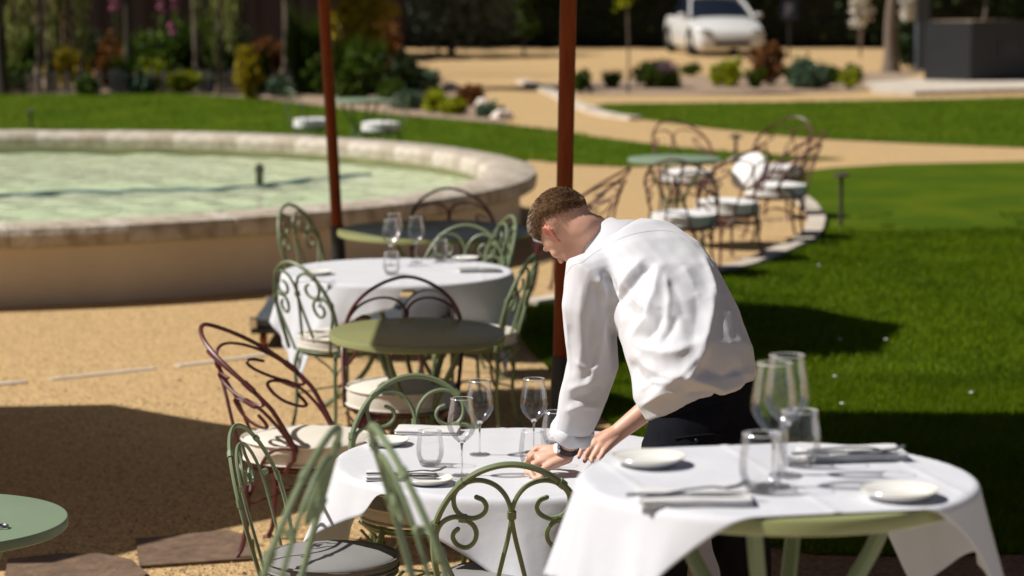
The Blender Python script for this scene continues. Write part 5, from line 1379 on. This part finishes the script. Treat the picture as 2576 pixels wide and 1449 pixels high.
# collar band standing round the neck, yoke seam, rolled cuffs
cb = MB(); cr = (RV - nax * RV.dot(nax)).normalized(); cn = nax.cross(cr).normalized()
for (o0, o1, r0, r1) in ((-.060, .008, .106, .067),):
    n = 40; vs = []
    for k in range(n):
        a = 2 * math.pi * k / n; e = cr * math.cos(a) * 1.02 + cn * math.sin(a) * .98
        for off, rr_ in ((o0, r0 + .004), (o0 - .001, r0 + .008), (o0 + .012, r0 + .008), (-.012, r1 + .012), (o1 - .004, r1 + .007), (o1, r1 + .003), (o1 - .004, r1), (-.02, r1 + .004)): vs.append(cc + nax * off + e * rr_)
    w6 = 8; fs = [(k * w6 + j, ((k + 1) % n) * w6 + j, ((k + 1) % n) * w6 + (j + 1) % w6, k * w6 + (j + 1) % w6) for k in range(n) for j in range(w6)]
    cb.add(vs, fs)
local(cb).build('collar', M['shirt'], so, True, 70)
from mathutils.bvhtree import BVHTree
sbv = BVHTree.FromPolygons([tuple(q) for q in vget(shirt)], [tuple(p.vertices) for p in shirt.polygons])
def seam(pxs):
    out = []
    for x_, y_ in spline([(a, b, 0) for a, b in pxs], 8)[:, :2]:
        h_ = sbv.ray_cast(Vector((0, 0, CAM_H)) - root_loc, ray(x_, y_).normalized())
        if h_[0] is not None: out.append(h_[0] + h_[1] * -.0002)
    if len(out) > 3: MB().tube(out, .0011, 5).build('seam', M['seam'], so)
M['seam'] = simple('shirt_stitching', (.56, .56, .60))
seam([(1462, 662), (1500, 634), (1550, 605), (1612, 585), (1690, 583), (1760, 622)]); seam([(1462, 662), (1440, 668), (1424, 690)])
def cuff(a, b, r):
    ax_ = (b - a).normalized(); m = MB(); x_ = ax_.orthogonal().normalized(); y_ = ax_.cross(x_); vs = []; n = 36
    prof = [(-.030, -.004), (-.028, .004), (-.010, .008), (.012, .007), (.020, .002), (.016, -.006), (-.01, -.012)]
    for k in range(n):
        t = 2 * math.pi * k / n
        for j, (o_, rr_) in enumerate(prof):
            wv_ = .003 * math.sin(5 * t + j) + .002 * math.sin(9 * t + 2 * j); vs.append(b + ax_ * (o_ + .006 * math.sin(2 * t) + wv_) + (x_ * math.cos(t) + y_ * math.sin(t)) * (r + rr_ + wv_))
    w_ = len(prof); m.add(vs, [(k * w_ + j, ((k + 1) % n) * w_ + j, ((k + 1) % n) * w_ + (j + 1) % w_, k * w_ + (j + 1) % w_) for k in range(n) for j in range(w_)])
    local(m).build('cuff', M['shirt'], so, True, 70)
cuff(LE, LE.lerp(LW, .76), .060); cuff(RE, RE.lerp(RW, .42), .058)
# trousers -----------------------------------------------------------
tr = MB()
b_r, b_n = nrm_at(1)
up_ = Vector((0, 0, 1)); hr_ = RV.copy(); hr_.z = 0; hr_.normalize(); hn_ = up_.cross(hr_).normalized()
belt_c = P(1766, 996, 7.615); b_r = (b_r + Vector((0, 0, .16))).normalized()
s4 = [(belt_c, b_r, .158, b_n, .118, 2.3), (belt_c.lerp(SP[0], .5), b_r.lerp(hr_, .4).normalized(), .174, b_n.lerp(hn_, .4).normalized(), .132, 2.3), (SP[0] + Vector((0, 0, -.02)), hr_, .186, hn_, .142, 2.3), (SP[0] + Vector((.0, 0, -.12)), hr_, .184, hn_, .132, 2.4)]
tr.add(*ring_loft(s4))
for h, k, f in ((HL, KL, foot_l), (HRt, KR, foot_r)):
    tr.tube([h + Vector((0, 0, .0)), h.lerp(k, .3), h.lerp(k, .7), k, k.lerp(f, .5), Vector((f.x, f.y, .05))], [.105, .104, .090, .080, .078, .076], 18, round_ends=False)
tro = voxel(tr, .009, 4, .5); v = vget(tro); nv = vnorm(tro)
dsp = .004 * np.sin(v[:, 2] * 34 + 5 * np.sin(v[:, 0] * 14)) * np.sin(v[:, 0] * 30 + v[:, 2] * 8); v = v + nv * dsp[:, None]
vset(tro, v - np.array(root_loc)); tro.polygons.foreach_set('use_smooth', np.ones(len(tro.polygons), bool))
M['trouser'] = simple('navy_trousers', (.0035, .004, .007), (.006, .0065, .011), 20, .9, spec=.15)
to = link('trousers', tro, M['trouser'], man)
# belt, back pocket welt with button
n = 44; m = MB()
def belt_pt(t, off, z): 
    x = math.copysign(abs(math.cos(t)) ** (2 / 2.3), math.cos(t)); y = math.copysign(abs(math.sin(t)) ** (2 / 2.3), math.sin(t))
    return belt_c + b_r * ((.158 + off) * x) + b_n * ((.118 + off) * y) + ax[1] * z
vs = []
for k in range(n):
    t = 2 * math.pi * k / n; vs += [belt_pt(t, .003, -.036), belt_pt(t, .006, -.03), belt_pt(t, .006, .002), belt_pt(t, .0, .004)]
m.add(vs, [(k * 4 + j, ((k + 1) % n) * 4 + j, ((k + 1) % n) * 4 + (j + 1) % 4, k * 4 + (j + 1) % 4) for k in range(n) for j in range(4)])
local(m).build('belt', M['trouser'], to, True, 40)
def snap_back(px, py):
    """first hit of the plate ray with the trousers"""
    d = ray(px, py).normalized(); o = Vector((0, 0, CAM_H)) - root_loc
    ok, hit, no, _ = to_ray(o, d); return (hit if ok else P(px, py, 7.45) - root_loc), no
from mathutils.bvhtree import BVHTree
bv = BVHTree.FromPolygons([tuple(q) for q in vget(tro)], [tuple(p.vertices) for p in tro.polygons])
def to_ray(o, d):
    r = bv.ray_cast(o, d); return (r[0] is not None, r[0], r[1], r[2])
pts = [snap_back(x, y)[0] for x, y in [(1700, 1103), (1730, 1098), (1760, 1095), (1790, 1092), (1815, 1090)]]
MB().tube([p + Vector((0, -.001, 0)) for p in pts], .0035, 6, round_ends=True).build('pocket', M['trouser'], to)
bt = snap_back(1752, 1108)[0]; MB().ell(bt, (.006, .003, .006)).build('button', M['black_metal'], to)
# shoes
M['leather'] = simple('black_leather', (.012, .011, .010), None, 6, .35)
fd = Vector((-.45, .89, 0)).normalized()
for f in (foot_l, foot_r):
    c = f - root_loc; Rz = Matrix.Rotation(math.atan2(fd.y, fd.x), 3, 'Z'); m = MB()
    m.ell(c + fd * .07 + Vector((0, 0, .035)), (.15, .048, .036), Rz, 18, 10); m.ell(c + Vector((0, 0, .055)), (.07, .044, .05), Rz); m.box(c + fd * .065 + Vector((0, 0, .008)), (.27, .085, .016), rot=Rz, bev=.004)
    m.build('shoe', M['leather'], man)
# wrist watch on the left wrist
fa = (LW - LE).normalized(); wc = LE.lerp(LW, .935); wr_ = .0315
wx = Vector((-.75, -.55, .35)); wx = (wx - fa * wx.dot(fa)).normalized(); wy = fa.cross(wx).normalized()
wt = MB(); n = 32; vs = []
for k in range(n):
    t = 2 * math.pi * k / n; e = wx * math.cos(t) * 1.06 + wy * math.sin(t)
    for o_, r_ in ((-.009, 0), (-.009, .003), (.009, .003), (.009, 0)): vs.append(wc + fa * o_ + e * (wr_ + r_))
wt.add(vs, [(k * 4 + j, ((k + 1) % n) * 4 + j, ((k + 1) % n) * 4 + (j + 1) % 4, k * 4 + (j + 1) % 4) for k in range(n) for j in range(4)])
wo_ = local(wt).build('watch', simple('black_strap', (.015, .016, .02), None, 8, .5), man)
WB = basis(fa, wy, wx); dm_ = MB().lathe([(0, .006), (.0165, .006), (.0185, .004), (.0185, -.002), (0, -.002)], 28); dc = wc + wx * (wr_ * 1.06 + .003)
dm_.v = [tuple(dc + WB @ Vector(q) - root_loc) for q in dm_.v]; dm_.build('watch_case', M['steel'], wo_, True, 30)
df_ = MB().lathe([(0, .0066), (.0155, .0066), (.0155, .0055)], 24); df_.v = [tuple(dc + WB @ Vector(q) - root_loc) for q in df_.v]; df_.build('watch_dial', simple('white_dial', (.75, .75, .74)), wo_)
# ring on the left hand
rg_c = lk[2].lerp(lf[2][0], .45) - root_loc; rd = (lf[2][0] - lk[2]).normalized(); x_ = rd.orthogonal().normalized(); y_ = rd.cross(x_)
MB().tube([rg_c + (x_ * math.cos(t) + y_ * math.sin(t)) * .0108 for t in np.linspace(0, 2 * math.pi, 20, endpoint=False)], .0014, 6, closed=True).build('finger_ring', M['steel'], man)
